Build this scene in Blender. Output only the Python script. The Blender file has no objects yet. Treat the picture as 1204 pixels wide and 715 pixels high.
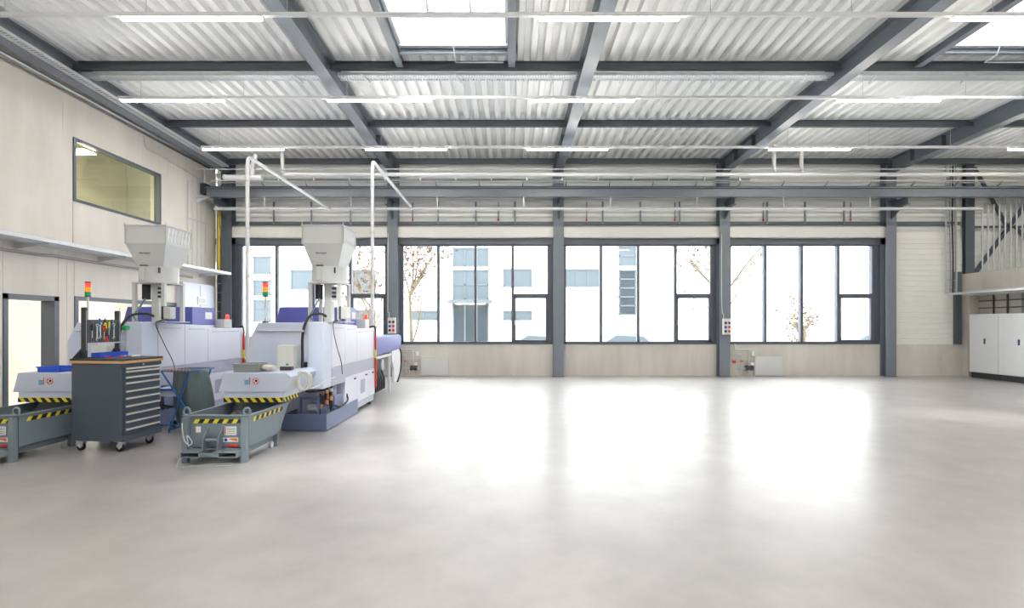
import bpy, math, random
from mathutils import Vector, Matrix
random.seed(7)
PI = math.pi
scn = bpy.context.scene
COL = scn.collection

# ------------------------------------------------------------------ camera, world, sun, exposure
F = 600.0                                   # focal length in pixels of the 1204 px wide frame
cam_d = bpy.data.cameras.new('camera'); cam = bpy.data.objects.new('camera', cam_d); COL.objects.link(cam)
cam.location = (0, 0, 1.5); cam.rotation_euler = (PI/2, 0, 0)
cam_d.sensor_width = 36.0; cam_d.lens = F/1204*36.0
cam_d.shift_x = 3.0/1204; cam_d.shift_y = 24.5/1204
cam_d.clip_start = 0.05; cam_d.clip_end = 300
scn.camera = cam
EXPOSURE = 0.3
WORLD = 7.5
SUN = 3.5
LAMP = 62.0
w = bpy.data.worlds.new('sky'); scn.world = w; w.use_nodes = True
bg = w.node_tree.nodes['Background']; bg.inputs[0].default_value = (0.965, 0.98, 1.0, 1); bg.inputs[1].default_value = WORLD
sd = bpy.data.lights.new('sun', 'SUN'); sd.energy = SUN; sd.angle = math.radians(6); sd.color = (1, .97, .92)
so = bpy.data.objects.new('sun', sd); COL.objects.link(so); so.location = (0, -10, 30)
so.rotation_euler = (math.radians(38), math.radians(8), 0)      # high sun from behind, lighting the street facade
scn.view_settings.view_transform = 'Standard'; scn.view_settings.look = 'None'
scn.view_settings.exposure = EXPOSURE; scn.view_settings.gamma = 1.0
scn.view_settings.use_curve_mapping = False

# ------------------------------------------------------------------ materials
def lin(c):
    return tuple(((v/255)/12.92 if v/255 <= .04045 else ((v/255+.055)/1.055)**2.4) for v in c)
MATS = {}
def mat(name, rgb, rough=.5, metal=0., var=.04, scale=3., spec=.5, emit=0., bump=0., coat=0.):
    if name in MATS: return MATS[name]
    m = bpy.data.materials.new(name); m.use_nodes = True; nt = m.node_tree; N = nt.nodes; L = nt.links
    b = N['Principled BSDF']; c = lin(rgb)
    b.inputs['Roughness'].default_value = rough; b.inputs['Metallic'].default_value = metal
    b.inputs['Specular IOR Level'].default_value = spec
    if coat: b.inputs['Coat Weight'].default_value = coat; b.inputs['Coat Roughness'].default_value = .15
    tc = N.new('ShaderNodeTexCoord'); no = N.new('ShaderNodeTexNoise'); no.inputs['Scale'].default_value = scale
    no.inputs['Detail'].default_value = 4
    L.new(tc.outputs['Object'], no.inputs['Vector'])
    mx = N.new('ShaderNodeMix'); mx.data_type = 'RGBA'
    mx.inputs[6].default_value = (*[v*(1-var*1.6) for v in c], 1); mx.inputs[7].default_value = (*[min(1, v*(1+var*1.6)) for v in c], 1)
    L.new(no.outputs['Fac'], mx.inputs[0]); L.new(mx.outputs[2], b.inputs['Base Color'])
    if emit:
        b.inputs['Emission Color'].default_value = (*c, 1); b.inputs['Emission Strength'].default_value = emit
    if bump:
        bp = N.new('ShaderNodeBump'); bp.inputs['Strength'].default_value = bump; bp.inputs['Distance'].default_value = .01
        n2 = N.new('ShaderNodeTexNoise'); n2.inputs['Scale'].default_value = scale*12
        L.new(tc.outputs['Object'], n2.inputs['Vector']); L.new(n2.outputs['Fac'], bp.inputs['Height']); L.new(bp.outputs[0], b.inputs['Normal'])
    MATS[name] = m; return m
def concrete(name, rgb, rough=.75, streak=(1.2, 1.2, .12), amt=.12, polish=False):
    m = bpy.data.materials.new(name); m.use_nodes = True; nt = m.node_tree; N = nt.nodes; L = nt.links
    b = N['Principled BSDF']; c = lin(rgb); b.inputs['Roughness'].default_value = rough
    tc = N.new('ShaderNodeTexCoord'); mp = N.new('ShaderNodeMapping'); mp.inputs['Scale'].default_value = streak
    L.new(tc.outputs['Object'], mp.inputs['Vector'])
    n1 = N.new('ShaderNodeTexNoise'); n1.inputs['Scale'].default_value = 2.2; n1.inputs['Detail'].default_value = 7; n1.inputs['Roughness'].default_value = .62
    n2 = N.new('ShaderNodeTexNoise'); n2.inputs['Scale'].default_value = .55; n2.inputs['Detail'].default_value = 5
    L.new(mp.outputs[0], n1.inputs['Vector']); L.new(tc.outputs['Object'], n2.inputs['Vector'])
    ad = N.new('ShaderNodeMath'); ad.operation = 'ADD'; L.new(n1.outputs['Fac'], ad.inputs[0]); L.new(n2.outputs['Fac'], ad.inputs[1])
    mr = N.new('ShaderNodeMapRange'); mr.inputs['From Min'].default_value = .7; mr.inputs['From Max'].default_value = 1.3
    L.new(ad.outputs[0], mr.inputs['Value'])
    mx = N.new('ShaderNodeMix'); mx.data_type = 'RGBA'
    mx.inputs[6].default_value = (c[0]*(1-amt), c[1]*(1-amt*1.05), c[2]*(1-amt*1.15), 1)
    mx.inputs[7].default_value = (*[min(1, v*(1+amt)) for v in c], 1)
    L.new(mr.outputs[0], mx.inputs[0]); L.new(mx.outputs[2], b.inputs['Base Color'])
    if polish:
        r = N.new('ShaderNodeMapRange'); r.inputs['From Min'].default_value = .3; r.inputs['From Max'].default_value = .7
        r.inputs['To Min'].default_value = .40; r.inputs['To Max'].default_value = .54
        n3 = N.new('ShaderNodeTexNoise'); n3.inputs['Scale'].default_value = .8; n3.inputs['Detail'].default_value = 6
        L.new(tc.outputs['Object'], n3.inputs['Vector']); L.new(n3.outputs['Fac'], r.inputs['Value']); L.new(r.outputs[0], b.inputs['Roughness'])
        b.inputs['Specular IOR Level'].default_value = .75
        b.inputs['Coat Weight'].default_value = .7; b.inputs['Coat Roughness'].default_value = .29
    MATS[name] = m; return m
def glass(name, tint=(1, 1, 1), refl=.08):
    m = bpy.data.materials.new(name); m.use_nodes = True; nt = m.node_tree; N = nt.nodes; L = nt.links
    N.remove(N['Principled BSDF']); out = N['Material Output']
    t = N.new('ShaderNodeBsdfTransparent'); t.inputs[0].default_value = (*tint, 1)
    g = N.new('ShaderNodeBsdfGlossy'); g.inputs['Roughness'].default_value = .02
    fr = N.new('ShaderNodeLayerWeight'); fr.inputs['Blend'].default_value = .5
    pw = N.new('ShaderNodeMath'); pw.operation = 'POWER'; pw.inputs[1].default_value = 5; L.new(fr.outputs['Facing'], pw.inputs[0])
    md = N.new('ShaderNodeMath'); md.operation = 'MULTIPLY_ADD'; md.inputs[1].default_value = .5; md.inputs[2].default_value = refl; L.new(pw.outputs[0], md.inputs[0])
    mx = N.new('ShaderNodeMixShader'); L.new(md.outputs[0], mx.inputs[0]); L.new(t.outputs[0], mx.inputs[1]); L.new(g.outputs[0], mx.inputs[2])
    L.new(mx.outputs[0], out.inputs['Surface']); MATS[name] = m; return m

M_floor = concrete('polished_concrete_floor', (160, 157, 155), .35, (1, 1, 1), .16, True)
M_wallc = concrete('fairfaced_concrete', (226, 221, 214), .8, (1.0, 1.0, .15), .10)
M_plinth = concrete('plinth_concrete', (206, 202, 196), .8, (1.6, 1.6, .2), .12)
M_sheet = mat('white_roof_sheet', (241, 243, 243), .42, 0, .015)
M_clad = mat('cream_cladding', (229, 231, 227), .45, 0, .02)
M_clad2 = mat('pale_grey_cladding', (234, 236, 234), .45, 0, .02)
M_steel = mat('anthracite_steel', (84, 92, 101), .42, 0, .05)
M_steel2 = mat('grey_painted_steel', (118, 126, 136), .42, 0, .04)
M_frame = mat('window_frame_grey', (92, 99, 110), .4, 0, .04)
M_galv = mat('galvanised_steel', (204, 208, 212), .38, .3, .08, 8)
M_white = mat('white_paint', (232, 234, 236), .4, 0, .02)
M_whiteg = mat('warm_white_enamel', (222, 222, 216), .4, 0, .02)
M_lamp = mat('lamp_diffuser', (255, 248, 238), .4, 0, 0, emit=LAMP)
M_glass = glass('clear_glass', (.97, .985, .99), .03)
M_tint = glass('yellowish_glass', (.88, .88, .80), .06)
M_blue = mat('machine_light_blue', (205, 213, 233), .38, 0, .015)
M_blue2 = mat('machine_pale_lilac_white', (222, 226, 240), .36, 0, .015)
M_band = mat('machine_grey_lilac', (180, 184, 204), .4, 0, .02)
M_base = mat('machine_slate_blue', (106, 117, 154), .42, 0, .03)
M_violet = mat('machine_violet_blue', (92, 98, 178), .38, 0, .02)
M_hop = mat('hopper_light_grey', (206, 208, 207), .42, 0, .015)
M_dark = mat('black_rubber', (32, 33, 36), .55, 0, .05)
M_dgrey = mat('dark_grey_plastic', (62, 66, 70), .5, 0, .05)
M_trol = mat('trolley_anthracite', (74, 86, 98), .42, 0, .02)
M_alu = mat('brushed_aluminium_strip', (222, 222, 216), .35, .3, .03)
M_wood = mat('beech_plywood_edge', (212, 168, 118), .55, 0, .1, 20)
M_skip = mat('skip_grey', (124, 137, 146), .5, 0, .05, 5)
M_yel = mat('hazard_yellow', (236, 218, 50), .5, 0, .03)
M_blk = mat('hazard_black', (38, 38, 42), .5, 0, .03)
M_red = mat('signal_red', (222, 48, 44), .4, 0, .03)
M_redl = mat('red_lens_lit', (255, 60, 50), .3, 0, 0, emit=1.2)
M_ambl = mat('amber_lens_lit', (255, 140, 20), .3, 0, 0, emit=.5)
M_grnl = mat('green_lens', (20, 150, 80), .3, 0, 0, emit=.15)
M_cblue = mat('bright_blue_plastic', (40, 88, 210), .45, 0, .03)
M_tblue = mat('blue_tube_paint', (40, 104, 178), .4, 0, .03)
M_bag = mat('dark_green_grey_bag', (92, 106, 108), .45, 0, .15, 9, bump=.4)
M_crate = mat('grey_crate_plastic', (142, 146, 146), .5, 0, .03)
M_copper = mat('copper_fitting', (206, 140, 100), .35, .4, .05)
M_pipe = mat('white_vent_pipe', (224, 226, 228), .35, .1, .03)
M_yelp = mat('yellow_cable', (222, 190, 50), .45, 0, .03)
M_cream = mat('cream_room_wall', (247, 244, 236), .7, 0, .02)
M_olive = mat('pale_yellow_room_wall', (226, 226, 212), .7, 0, .03)
M_fac = mat('white_facade', (238, 238, 236), .8, 0, .02)
M_fwin = mat('facade_glass', (70, 80, 86), .5, 0, .1, .6, spec=.3)
M_fdark = mat('entrance_glass', (34, 44, 50), .5, 0, .4, .8, spec=.3)
M_ffrm = mat('facade_window_frame', (72, 80, 86), .5, 0, .04)
M_pave = mat('street_paving', (196, 196, 194), .85, 0, .05, .6)
M_bark = mat('pale_bark', (100, 90, 70), .8, 0, .15, 8)
M_leaf = mat('autumn_leaves', (90, 64, 46), .7, 0, .3, 3)
M_paper = mat('white_paper', (240, 240, 240), .6, 0, .01)
M_print = mat('printed_text_grey', (86, 88, 92), .6, 0, .02)
M_orange = mat('orange_print', (232, 128, 70), .5, 0, .02)
M_sky = mat('sticker_light_blue', (96, 176, 214), .5, 0, .02)
M_green = mat('green_plastic', (30, 160, 90), .45, 0, .03)
M_rag = mat('cotton_rag', (224, 212, 196), .85, 0, .12, 12, bump=.5)
M_scrap = mat('metal_swarf', (92, 92, 92), .45, .5, .4, 30)
M_car = [mat('car_paint_silver', (150, 160, 172), .3, .1, .02), mat('car_paint_blue', (120, 140, 165), .3, .1, .02), mat('car_paint_dark', (96, 104, 120), .3, .1, .02)]

# ------------------------------------------------------------------ mesh collector
def V(*a): return Vector(a)
class MB:
    def __init__(s): s.v = []; s.f = []; s.m = []; s.sm = []; s.cur = 0
    def quad(s, pts, smooth=False):
        i = len(s.v); s.v += [tuple(p) for p in pts]; s.f.append(tuple(range(i, i+len(pts)))); s.m.append(s.cur); s.sm.append(smooth); return s
    def hexa(s, p):                          # 8 points: bottom loop 0-3 (ccw from above), top loop 4-7
        i = len(s.v); s.v += [tuple(q) for q in p]
        for f in ((3,2,1,0),(4,5,6,7),(0,1,5,4),(1,2,6,5),(2,3,7,6),(3,0,4,7)):
            s.f.append(tuple(i+k for k in f)); s.m.append(s.cur); s.sm.append(False)
        return s
    def box(s, x0, x1, y0, y1, z0, z1):
        x0, x1 = min(x0, x1), max(x0, x1); y0, y1 = min(y0, y1), max(y0, y1); z0, z1 = min(z0, z1), max(z0, z1)
        return s.hexa([(x0,y0,z0),(x1,y0,z0),(x1,y1,z0),(x0,y1,z0),(x0,y0,z1),(x1,y0,z1),(x1,y1,z1),(x0,y1,z1)])
    def bar(s, p0, p1, w, h, up=(0,0,1)):    # oriented box centred on the line
        p0, p1 = Vector(p0), Vector(p1); d = (p1-p0).normalized(); u = Vector(up)
        if abs(d.dot(u)) > .98: u = Vector((0, 1, 0))
        r = d.cross(u).normalized(); u = r.cross(d).normalized(); a = r*w/2; b = u*h/2
        return s.hexa([p0-a-b, p0+a-b, p1+a-b, p1-a-b, p0-a+b, p0+a+b, p1+a+b, p1-a+b])
    def prism(s, prof, axis, a, b):          # closed profile extruded along an axis: 'x': prof=(y,z), 'y': (x,z), 'z': (x,y)
        def P(q, t): return {'x': (t, q[0], q[1]), 'y': (q[0], t, q[1]), 'z': (q[0], q[1], t)}[axis]
        ar = sum(prof[k][0]*prof[(k+1) % len(prof)][1]-prof[(k+1) % len(prof)][0]*prof[k][1] for k in range(len(prof)))
        if (ar < 0) != (axis == 'y'): prof = prof[::-1]
        n = len(prof); i = len(s.v); s.v += [P(q, a) for q in prof]+[P(q, b) for q in prof]
        s.f.append(tuple(i+k for k in reversed(range(n)))); s.f.append(tuple(i+n+k for k in range(n)))
        for k in range(n): s.f.append((i+k, i+(k+1) % n, i+n+(k+1) % n, i+n+k))
        s.m += [s.cur]*(n+2); s.sm += [False]*(n+2); return s
    def rings(s, R, closed=False, caps=True):
        n = len(R[0]); i = len(s.v)
        for r in R: s.v += [tuple(p) for p in r]
        K = len(R)
        for a in range(K if closed else K-1):
            b = (a+1) % K
            for k in range(n):
                s.f.append((i+a*n+k, i+a*n+(k+1) % n, i+b*n+(k+1) % n, i+b*n+k)); s.m.append(s.cur); s.sm.append(True)
        if caps and not closed:
            s.quad(list(reversed(R[0]))); s.quad(R[-1])
        return s
    def tube(s, path, r, n=10, closed=False):
        path = [Vector(p) for p in path]; K = len(path); R = []; ref = None
        for k in range(K):
            if closed: d = path[(k+1) % K]-path[k-1]
            elif k == 0: d = path[1]-path[0]
            elif k == K-1: d = path[-1]-path[-2]
            else: d = (path[k+1]-path[k]).normalized()+(path[k]-path[k-1]).normalized()
            d.normalize()
            if ref is None: ref = Vector((0,0,1)) if abs(d.z) < .9 else Vector((1,0,0))
            a = d.cross(ref)
            if a.length < 1e-4: a = d.cross(Vector((0,1,0)))
            a.normalize(); b = a.cross(d).normalized(); ref = b
            rr = r[k] if isinstance(r, (list, tuple)) else r
            R.append([path[k]+(a*math.cos(-2*PI*j/n)+b*math.sin(-2*PI*j/n))*rr for j in range(n)])
        return s.rings(R, closed)
    def cyl(s, p0, p1, r, n=16, r2=None): return s.tube([p0, p1], [r, r if r2 is None else r2], n)
    def ball(s, c, r, n=12, sx=1, sy=1, sz=1):
        R = [[(c[0]+r*sx*max(.02, math.sin(PI*a/(n//2)))*math.cos(2*PI*k/n), c[1]+r*sy*max(.02, math.sin(PI*a/(n//2)))*math.sin(2*PI*k/n), c[2]-r*sz*math.cos(PI*a/(n//2))) for k in range(n)] for a in range(n//2+1)]
        return s.rings(R)
    def ibeam(s, p0, p1, h, w, tf=.015, tw=.01, up=(0,0,1)):   # p0,p1: centre of the top flange
        p0, p1 = Vector(p0), Vector(p1); u = Vector(up)
        s.bar(p0-u*tf/2, p1-u*tf/2, w, tf, up); s.bar(p0-u*(h-tf/2), p1-u*(h-tf/2), w, tf, up)
        return s.bar(p0-u*h/2, p1-u*h/2, tw, h-2*tf, up)
    def build(s, name, mats, parent=None, bevel=0., loc=None):
        me = bpy.data.meshes.new(name); me.from_pydata(s.v, [], s.f)
        for m in (mats if isinstance(mats, (list, tuple)) else [mats]): me.materials.append(m)
        me.polygons.foreach_set('material_index', s.m); me.polygons.foreach_set('use_smooth', s.sm); me.update()
        o = bpy.data.objects.new(name, me); COL.objects.link(o)
        if parent: o.parent = parent
        if loc: o.location = loc
        if bevel:
            b = o.modifiers.new('bevel', 'BEVEL'); b.width = bevel; b.segments = 2; b.limit_method = 'ANGLE'; b.angle_limit = .7
        return o
def curve(pts, n=10):                         # Catmull-Rom through points
    P = [Vector(p) for p in pts]; P = [P[0]*2-P[1]]+P+[P[-1]*2-P[-2]]; out = []
    for i in range(1, len(P)-2):
        for k in range(n):
            t = k/n; a, b, c, d = P[i-1], P[i], P[i+1], P[i+2]
            out.append(.5*((2*b)+(c-a)*t+(2*a-5*b+4*c-d)*t*t+(3*b-a-3*c+d)*t**3))
    out.append(P[-2]); return out
def tag(o, label=None, cat=None, group=None, kind=None):
    if label: o['label'] = label
    if cat: o['category'] = cat
    if group: o['group'] = group
    if kind: o['kind'] = kind
    return o
def thing(name, label, cat, loc=(0,0,0), rz=0, group=None):
    o = bpy.data.objects.new(name, None); COL.objects.link(o); o.location = loc; o.rotation_euler = (0,0,rz)
    o.empty_display_size = .1
    return tag(o, label, cat, group)
def S(name, mb, m, bevel=0.): return tag(mb.build(name, m, None, bevel), kind='structure')
def copy_tree(o, parent=None):
    c = o.copy(); COL.objects.link(c)
    if parent: c.parent = parent
    for ch in list(o.children): copy_tree(ch, c)
    return c
ORD = ['first','second','third','fourth','fifth','sixth','seventh','eighth','ninth','tenth','eleventh','twelfth']
def letters(mb, text, o, u, v, h, gap=.25):  # block letters drawn with bars; o origin, u right, v up
    G = {'M': [((0,0),(0,1)),((0,1),(.5,.35)),((.5,.35),(1,1)),((1,1),(1,0))], 'A': [((0,0),(.5,1)),((.5,1),(1,0)),((.22,.4),(.78,.4))],
         'X': [((0,0),(1,1)),((0,1),(1,0))], 'E': [((0,0),(0,1)),((0,1),(1,1)),((0,.5),(.85,.5)),((0,0),(1,0))], 'N': [((0,0),(0,1)),((0,1),(1,0)),((1,0),(1,1))],
         'T': [((.5,0),(.5,1)),((0,1),(1,1))], 'I': [((.5,0),(.5,1))]}
    o, u, v = Vector(o), Vector(u), Vector(v); n = u.cross(v); wd = h*.8; x = 0
    for ch in text:
        for a, b in G[ch]:
            mb.bar(o+u*(x+a[0]*wd)+v*a[1]*h, o+u*(x+b[0]*wd)+v*b[1]*h, h*.16, .003, n)
        x += wd*(1+gap)
def hazard(mb, o, u, v, L, H, n, lean=1., t=.002):   # yellow strip (slot 0) with black slanted bands (slot 1)
    o, u, v = Vector(o), Vector(u), Vector(v); nn = u.cross(v).normalized()
    def slab(a, b, c, d, off):
        k = nn*off
        mb.hexa([a, b, c, d, a+k, b+k, c+k, d+k])
    mb.cur = 0; slab(o, o+u*L, o+u*L+v*H, o+v*H, t)
    mb.cur = 1; p = L/n; o2 = o+nn*t
    for i in range(-1, n+1):
        q = []
        for (xx, yy) in ((i*p, 0), (i*p+p/2, 0), (i*p+p/2+lean*H, H), (i*p+lean*H, H)):
            q.append((min(max(xx, 0), L), yy))
        if q[1][0]-q[0][0] + q[2][0]-q[3][0] < .004: continue
        slab(*[o2+u*a+v*b for a, b in q], t)
    mb.cur = 0

# ------------------------------------------------------------------ the hall
WALL = 15.0                                  # inner face of the window wall
XL, XR = -8.63, 15.4
CX = [-8.19, -3.383, 1.421, 6.229, 11.038, 15.84]     # column and girder lines
def zr(y): return 6.66-.025*y                # underside of the roof sheet
Y0 = -7.0
S('floor', MB().box(XL-.3, XR+.3, -7.3, WALL+.3, -.2, 0), M_floor)
S('wall_front', MB().box(XL-.3, XR+.3, -7.3, -7.0, 0, 7.1), M_clad)
m = MB()                                     # roof sheet with trapezoidal ribs and two roof light openings
SKY = [(-1.93, -.06), (7.70, 9.55)]; SY0, SY1 = 7.12, 9.03; SKY_ROWS = [(-.9, 1.0), (2.1, 4.0), (7.12, 9.03)]  # the nearer rows are unseen openings added for extra daylight
per = .24; prof = [(0, 0), (.10, 0), (.122, .095), (.218, .095), (.24, 0)]
x = XL-.1
def ribstrip(x, ya, yb):
    for (a, za), (b, zb) in zip(prof[:-1], prof[1:]):
        m.quad([(x+a, ya, zr(ya)+za), (x+b, ya, zr(ya)+zb), (x+b, yb, zr(yb)+zb), (x+a, yb, zr(yb)+za)][::-1])
while x < XR+.3:
    hit = any(x+per > a and x < b for a, b in SKY)
    if hit:
        c = [Y0]+[v for r in SKY_ROWS for v in r]+[WALL+.2]
        for ya, yb in zip(c[0::2], c[1::2]): ribstrip(x, ya, yb)
    else: ribstrip(x, Y0, WALL+.2)
    x += per
def roofslab(xa, xb, ya, yb):
    m.hexa([(xa, ya, zr(ya)+.10), (xb, ya, zr(ya)+.10), (xb, yb, zr(yb)+.10), (xa, yb, zr(yb)+.10), (xa, ya, zr(ya)+.2), (xb, ya, zr(ya)+.2), (xb, yb, zr(yb)+.2), (xa, yb, zr(yb)+.2)])
for (a, b) in ((XL-.3, SKY[0][0]), (SKY[0][1], SKY[1][0]), (SKY[1][1], XR+.4)): roofslab(a, b, Y0, WALL+.2)
for (a, b) in SKY:
    c = [Y0]+[v for r in SKY_ROWS for v in r]+[WALL+.2]
    for ya, yb in zip(c[0::2], c[1::2]): roofslab(a, b, ya, yb)
S('ceiling', m, M_sheet)

# roof lights
for k, (a, b) in enumerate(SKY):
    m = MB(); za = zr(8)+.55
    m.box(a-.04, a+.012, SY0, SY1, zr(8)+.02, za); m.box(b-.012, b+.04, SY0, SY1, zr(8)+.02, za)
    m.box(a-.04, b+.04, SY1-.012, SY1+.04, zr(8)-.02, za); m.box(a-.04, b+.04, SY0-.04, SY0+.012, zr(8)+.02, za)
    fr = S('window_%d' % (5+k), m, M_white)
    g = MB().box(a, b, SY0, SY1, za, za+.012).build('pane', M_glass, fr)
    m = MB()
    for f in (.29, .68): m.box(a+(b-a)*f-.03, a+(b-a)*f+.03, SY0, SY1, za-.07, za)
    m.box(a, b, SY1-.12, SY1, za-.05, za); m.box(a, b, SY0, SY0+.12, za-.05, za)
    m.build('glazing_bar', M_white, fr)
    for f in (.29, .68):
        MB().tube([(a+(b-a)*f, 8.5, za-.07), (a+(b-a)*f, 8.6, za-.16), (a+(b-a)*f, 8.75, za-.2)], .025, 8).build('window_opener', M_galv, fr)

for k, (a, b) in enumerate(SKY):  # unseen roof lights added overhead to brighten the hall
    for j, (ya, yb) in enumerate(SKY_ROWS[:2]):
        m = MB(); zc = zr(ya); za = zc+.55
        m.box(a-.04, a+.012, ya, yb, zc-.02, za); m.box(b-.012, b+.04, ya, yb, zc-.02, za); m.box(a-.04, b+.04, yb-.012, yb+.04, zc-.04, za); m.box(a-.04, b+.04, ya-.04, ya+.012, zc-.02, za)
        fr = S('window_%d' % (9+k*2+j), m, M_white)
        MB().box(a, b, ya, yb, za, za+.012).build('pane', M_glass, fr)

# left wall: concrete panels with joints, door and two glazed openings
def wall_left():
    m = MB(); x0, x1 = XL-.12, XL
    def pan(ya, yb, za, zb):                 # panel with an open joint round it
        g = .004; m.box(x0, x1, ya+g, yb-g, za+(g if za == 3.12 else 0), zb-(g if zb == 3.12 else 0))
    # lower row (z 0 - 3.12)
    for ya, yb, za, zb in [(-7, -3, 0, 3.12), (-7, -3, 3.12, 6.9), (-3, 3.6, 0, 3.12), (3.6, 8.69, 0, 3.12), (8.69, 9.76, 2.04, 3.12), (9.76, 9.95, 0, 3.12), (9.95, 10.12, 0, 3.12), (10.12, 13.2, 2.07, 3.12), (13.2, WALL, 0, 3.12)]:
        pan(ya, yb, za, zb)
    for ya, yb, za, zb in [(-3, 3.6, 3.12, 6.9), (3.6, 9.86, 5.22, 6.9), (3.6, 10.085, 3.12, 5.22), (10.095, 12.615, 3.12, 3.95), (9.86, 12.9, 5.22, 6.9), (12.625, WALL, 3.12, 5.22), (12.9, WALL, 5.22, 6.9)]:
        pan(ya, yb, za, zb)
    x0, x1 = XL-.25, XL-.125                 # core behind the panels
    for ya, yb, za, zb in [(-7, 8.69, 0, 6.9), (8.69, 9.76, 2.04, 6.9), (9.76, 10.12, 0, 6.9), (10.12, 13.2, 2.07, 3.95), (10.12, 12.62, 5.22, 6.9), (12.62, WALL, 2.07, 6.9), (13.2, WALL, 0, 2.07)]:
        m.box(x0, x1, ya, yb, za, zb)
    S('wall_left', m, M_wallc)
wall_left()
# door frame (leaf removed, open to the lit room)
m = MB(); m.box(XL-.24, XL+.02, 8.69, 8.77, 0, 2.04); m.box(XL-.24, XL+.02, 9.66, 9.76, 0, 2.04); m.box(XL-.24, XL+.02, 8.69, 9.76, 1.95, 2.04)
S('door_1', m, M_frame)
def win_frame(name, ya, yb, za, zb, gm, t=.07, muls=()):
    m = MB(); xa, xb = XL-.12, XL+.02
    m.box(xa, xb, ya, ya+t, za, zb); m.box(xa, xb, yb-t, yb, za, zb); m.box(xa, xb, ya+t, yb-t, zb-t, zb); m.box(xa, xb, ya+t, yb-t, za, za+t)
    for y in muls: m.box(xa, xb, y-.02, y+.02, za+t, zb-t)
    f = S(name, m, M_frame)
    MB().box(XL-.07, XL-.06, ya+t, yb-t, za+t, zb-t).build('pane', gm, f)
    return f
win_frame('window_7', 10.09, 12.62, 3.95, 5.22, M_tint, .055)
win_frame('window_8', 10.12, 13.2, .02, 2.07, M_glass, .08)
# lit rooms behind the wall
def room(name, xa, ya, yb, za, zb, mt, e, lamp_y, ly):
    m = MB(); xb = XL-.26
    m.box(xa-.1, xa, ya, yb, za, zb); m.box(xa, xb, ya-.1, ya, za, zb); m.box(xa, xb, yb, yb+.1, za, zb)
    m.box(xa-.1, xb, ya-.1, yb+.1, zb, zb+.1); m.box(xa-.1, xb, ya-.1, yb+.1, za-.1, za)
    if za > 3: 
        for yy in (11.5, 13.6): m.box(xa, xa+.03, yy, yy+.06, za, zb)
    S(name, m, mt)
room('wall_office', -12.2, 6.2, 16.5, 0.001, 3.0, M_cream, 3, 0, 0)
room('wall_control_room', -10.2, 9.3, 15.5, 3.4, 6.1, M_olive, 3, 0, 0)
for i, (lx, ly, lz, ll, st) in enumerate([(-10.3, 8.6, 2.94, 1.6, 'door opening'), (-10.3, 12.6, 2.94, 1.8, 'long internal window'), (-9.35, 10.72, 5.12, 1.1, 'upper control room window')]):
    t = thing('ceiling_lamp', 'slim ceiling lamp inside the room behind the '+st, 'lamp', (lx, ly, lz), PI/2 if i == 2 else 0)
    MB().box(-.16, .16, -ll/2, ll/2, .02, .055).build('housing', M_white, t)
    MB().box(-.15, .15, -ll/2+.01, ll/2-.01, 0, .02).build('diffuser', (mat('control_room_lamp_diffuser', (255, 248, 236), .4, 0, 0, emit=52) if i == 2 else mat('room_lamp_diffuser', (255, 248, 236), .4, 0, 0, emit=22)), t)

# window wall: plinth, cladding, dark steel between windows
S('wall_back', MB().box(XL, 13.6, WALL, WALL+.3, 0, .93), M_plinth)
m = MB()
zs = 4.05; k = 0
prof = [(WALL+.3, zs)]
z = zs
while z < 6.6:                               # broad horizontal cladding ribs
    prof += [(WALL+.06, z), (WALL+.06, z+.20), (WALL, z+.26), (WALL, z+.33), (WALL+.06, z+.385)]; z += .39
prof += [(WALL+.06, z), (WALL+.3, z)]
m.prism(prof, 'x', XL, XR+.2)
S('wall_back_cladding', m, M_clad2)
m = MB(); prof = [(WALL+.3, .93)]; z = .93   # fine ribbed panel right of the windows
while z < 4.0:
    prof += [(WALL+.0, z), (WALL+.0, z+.13), (WALL+.012, z+.137), (WALL+.012, z+.15)]; z += .1555
prof += [(WALL+.012, 4.0495), (WALL+.3, 4.0495)]
m.prism(prof, 'x', 11.2, 13.3)
S('wall_back_panel', m, M_clad)
m = MB(); prof = [(WALL+.3, 2.9)]; z = 2.9
while z < 3.95:
    prof += [(WALL+.0, z), (WALL+.0, z+.13), (WALL+.012, z+.137), (WALL+.012, z+.15)]; z += .1555
prof += [(WALL+.012, 4.0495), (WALL+.3, 4.0495)]
m.prism(prof, 'x', 13.301, XR+.2)
S('wall_back_corner', m, M_clad)
WX = [(-7.95, -3.60), (-3.19, 1.19), (1.60, 5.99), (6.46, 10.76)]
m = MB()
ed = [XL]+[v for p in WX for v in p]+[11.2]
for a, b in zip(ed[0::2], ed[1::2]): m.box(a, b, WALL+.03, WALL+.28, .93, 4.05)
S('trim_1', m, M_frame)
S('trim_2', MB().box(XL, 11.2, WALL-.02, WALL+.28, 3.86, 4.04), M_frame)
side = ['behind the machines', 'left', 'centre', 'right']
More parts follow.
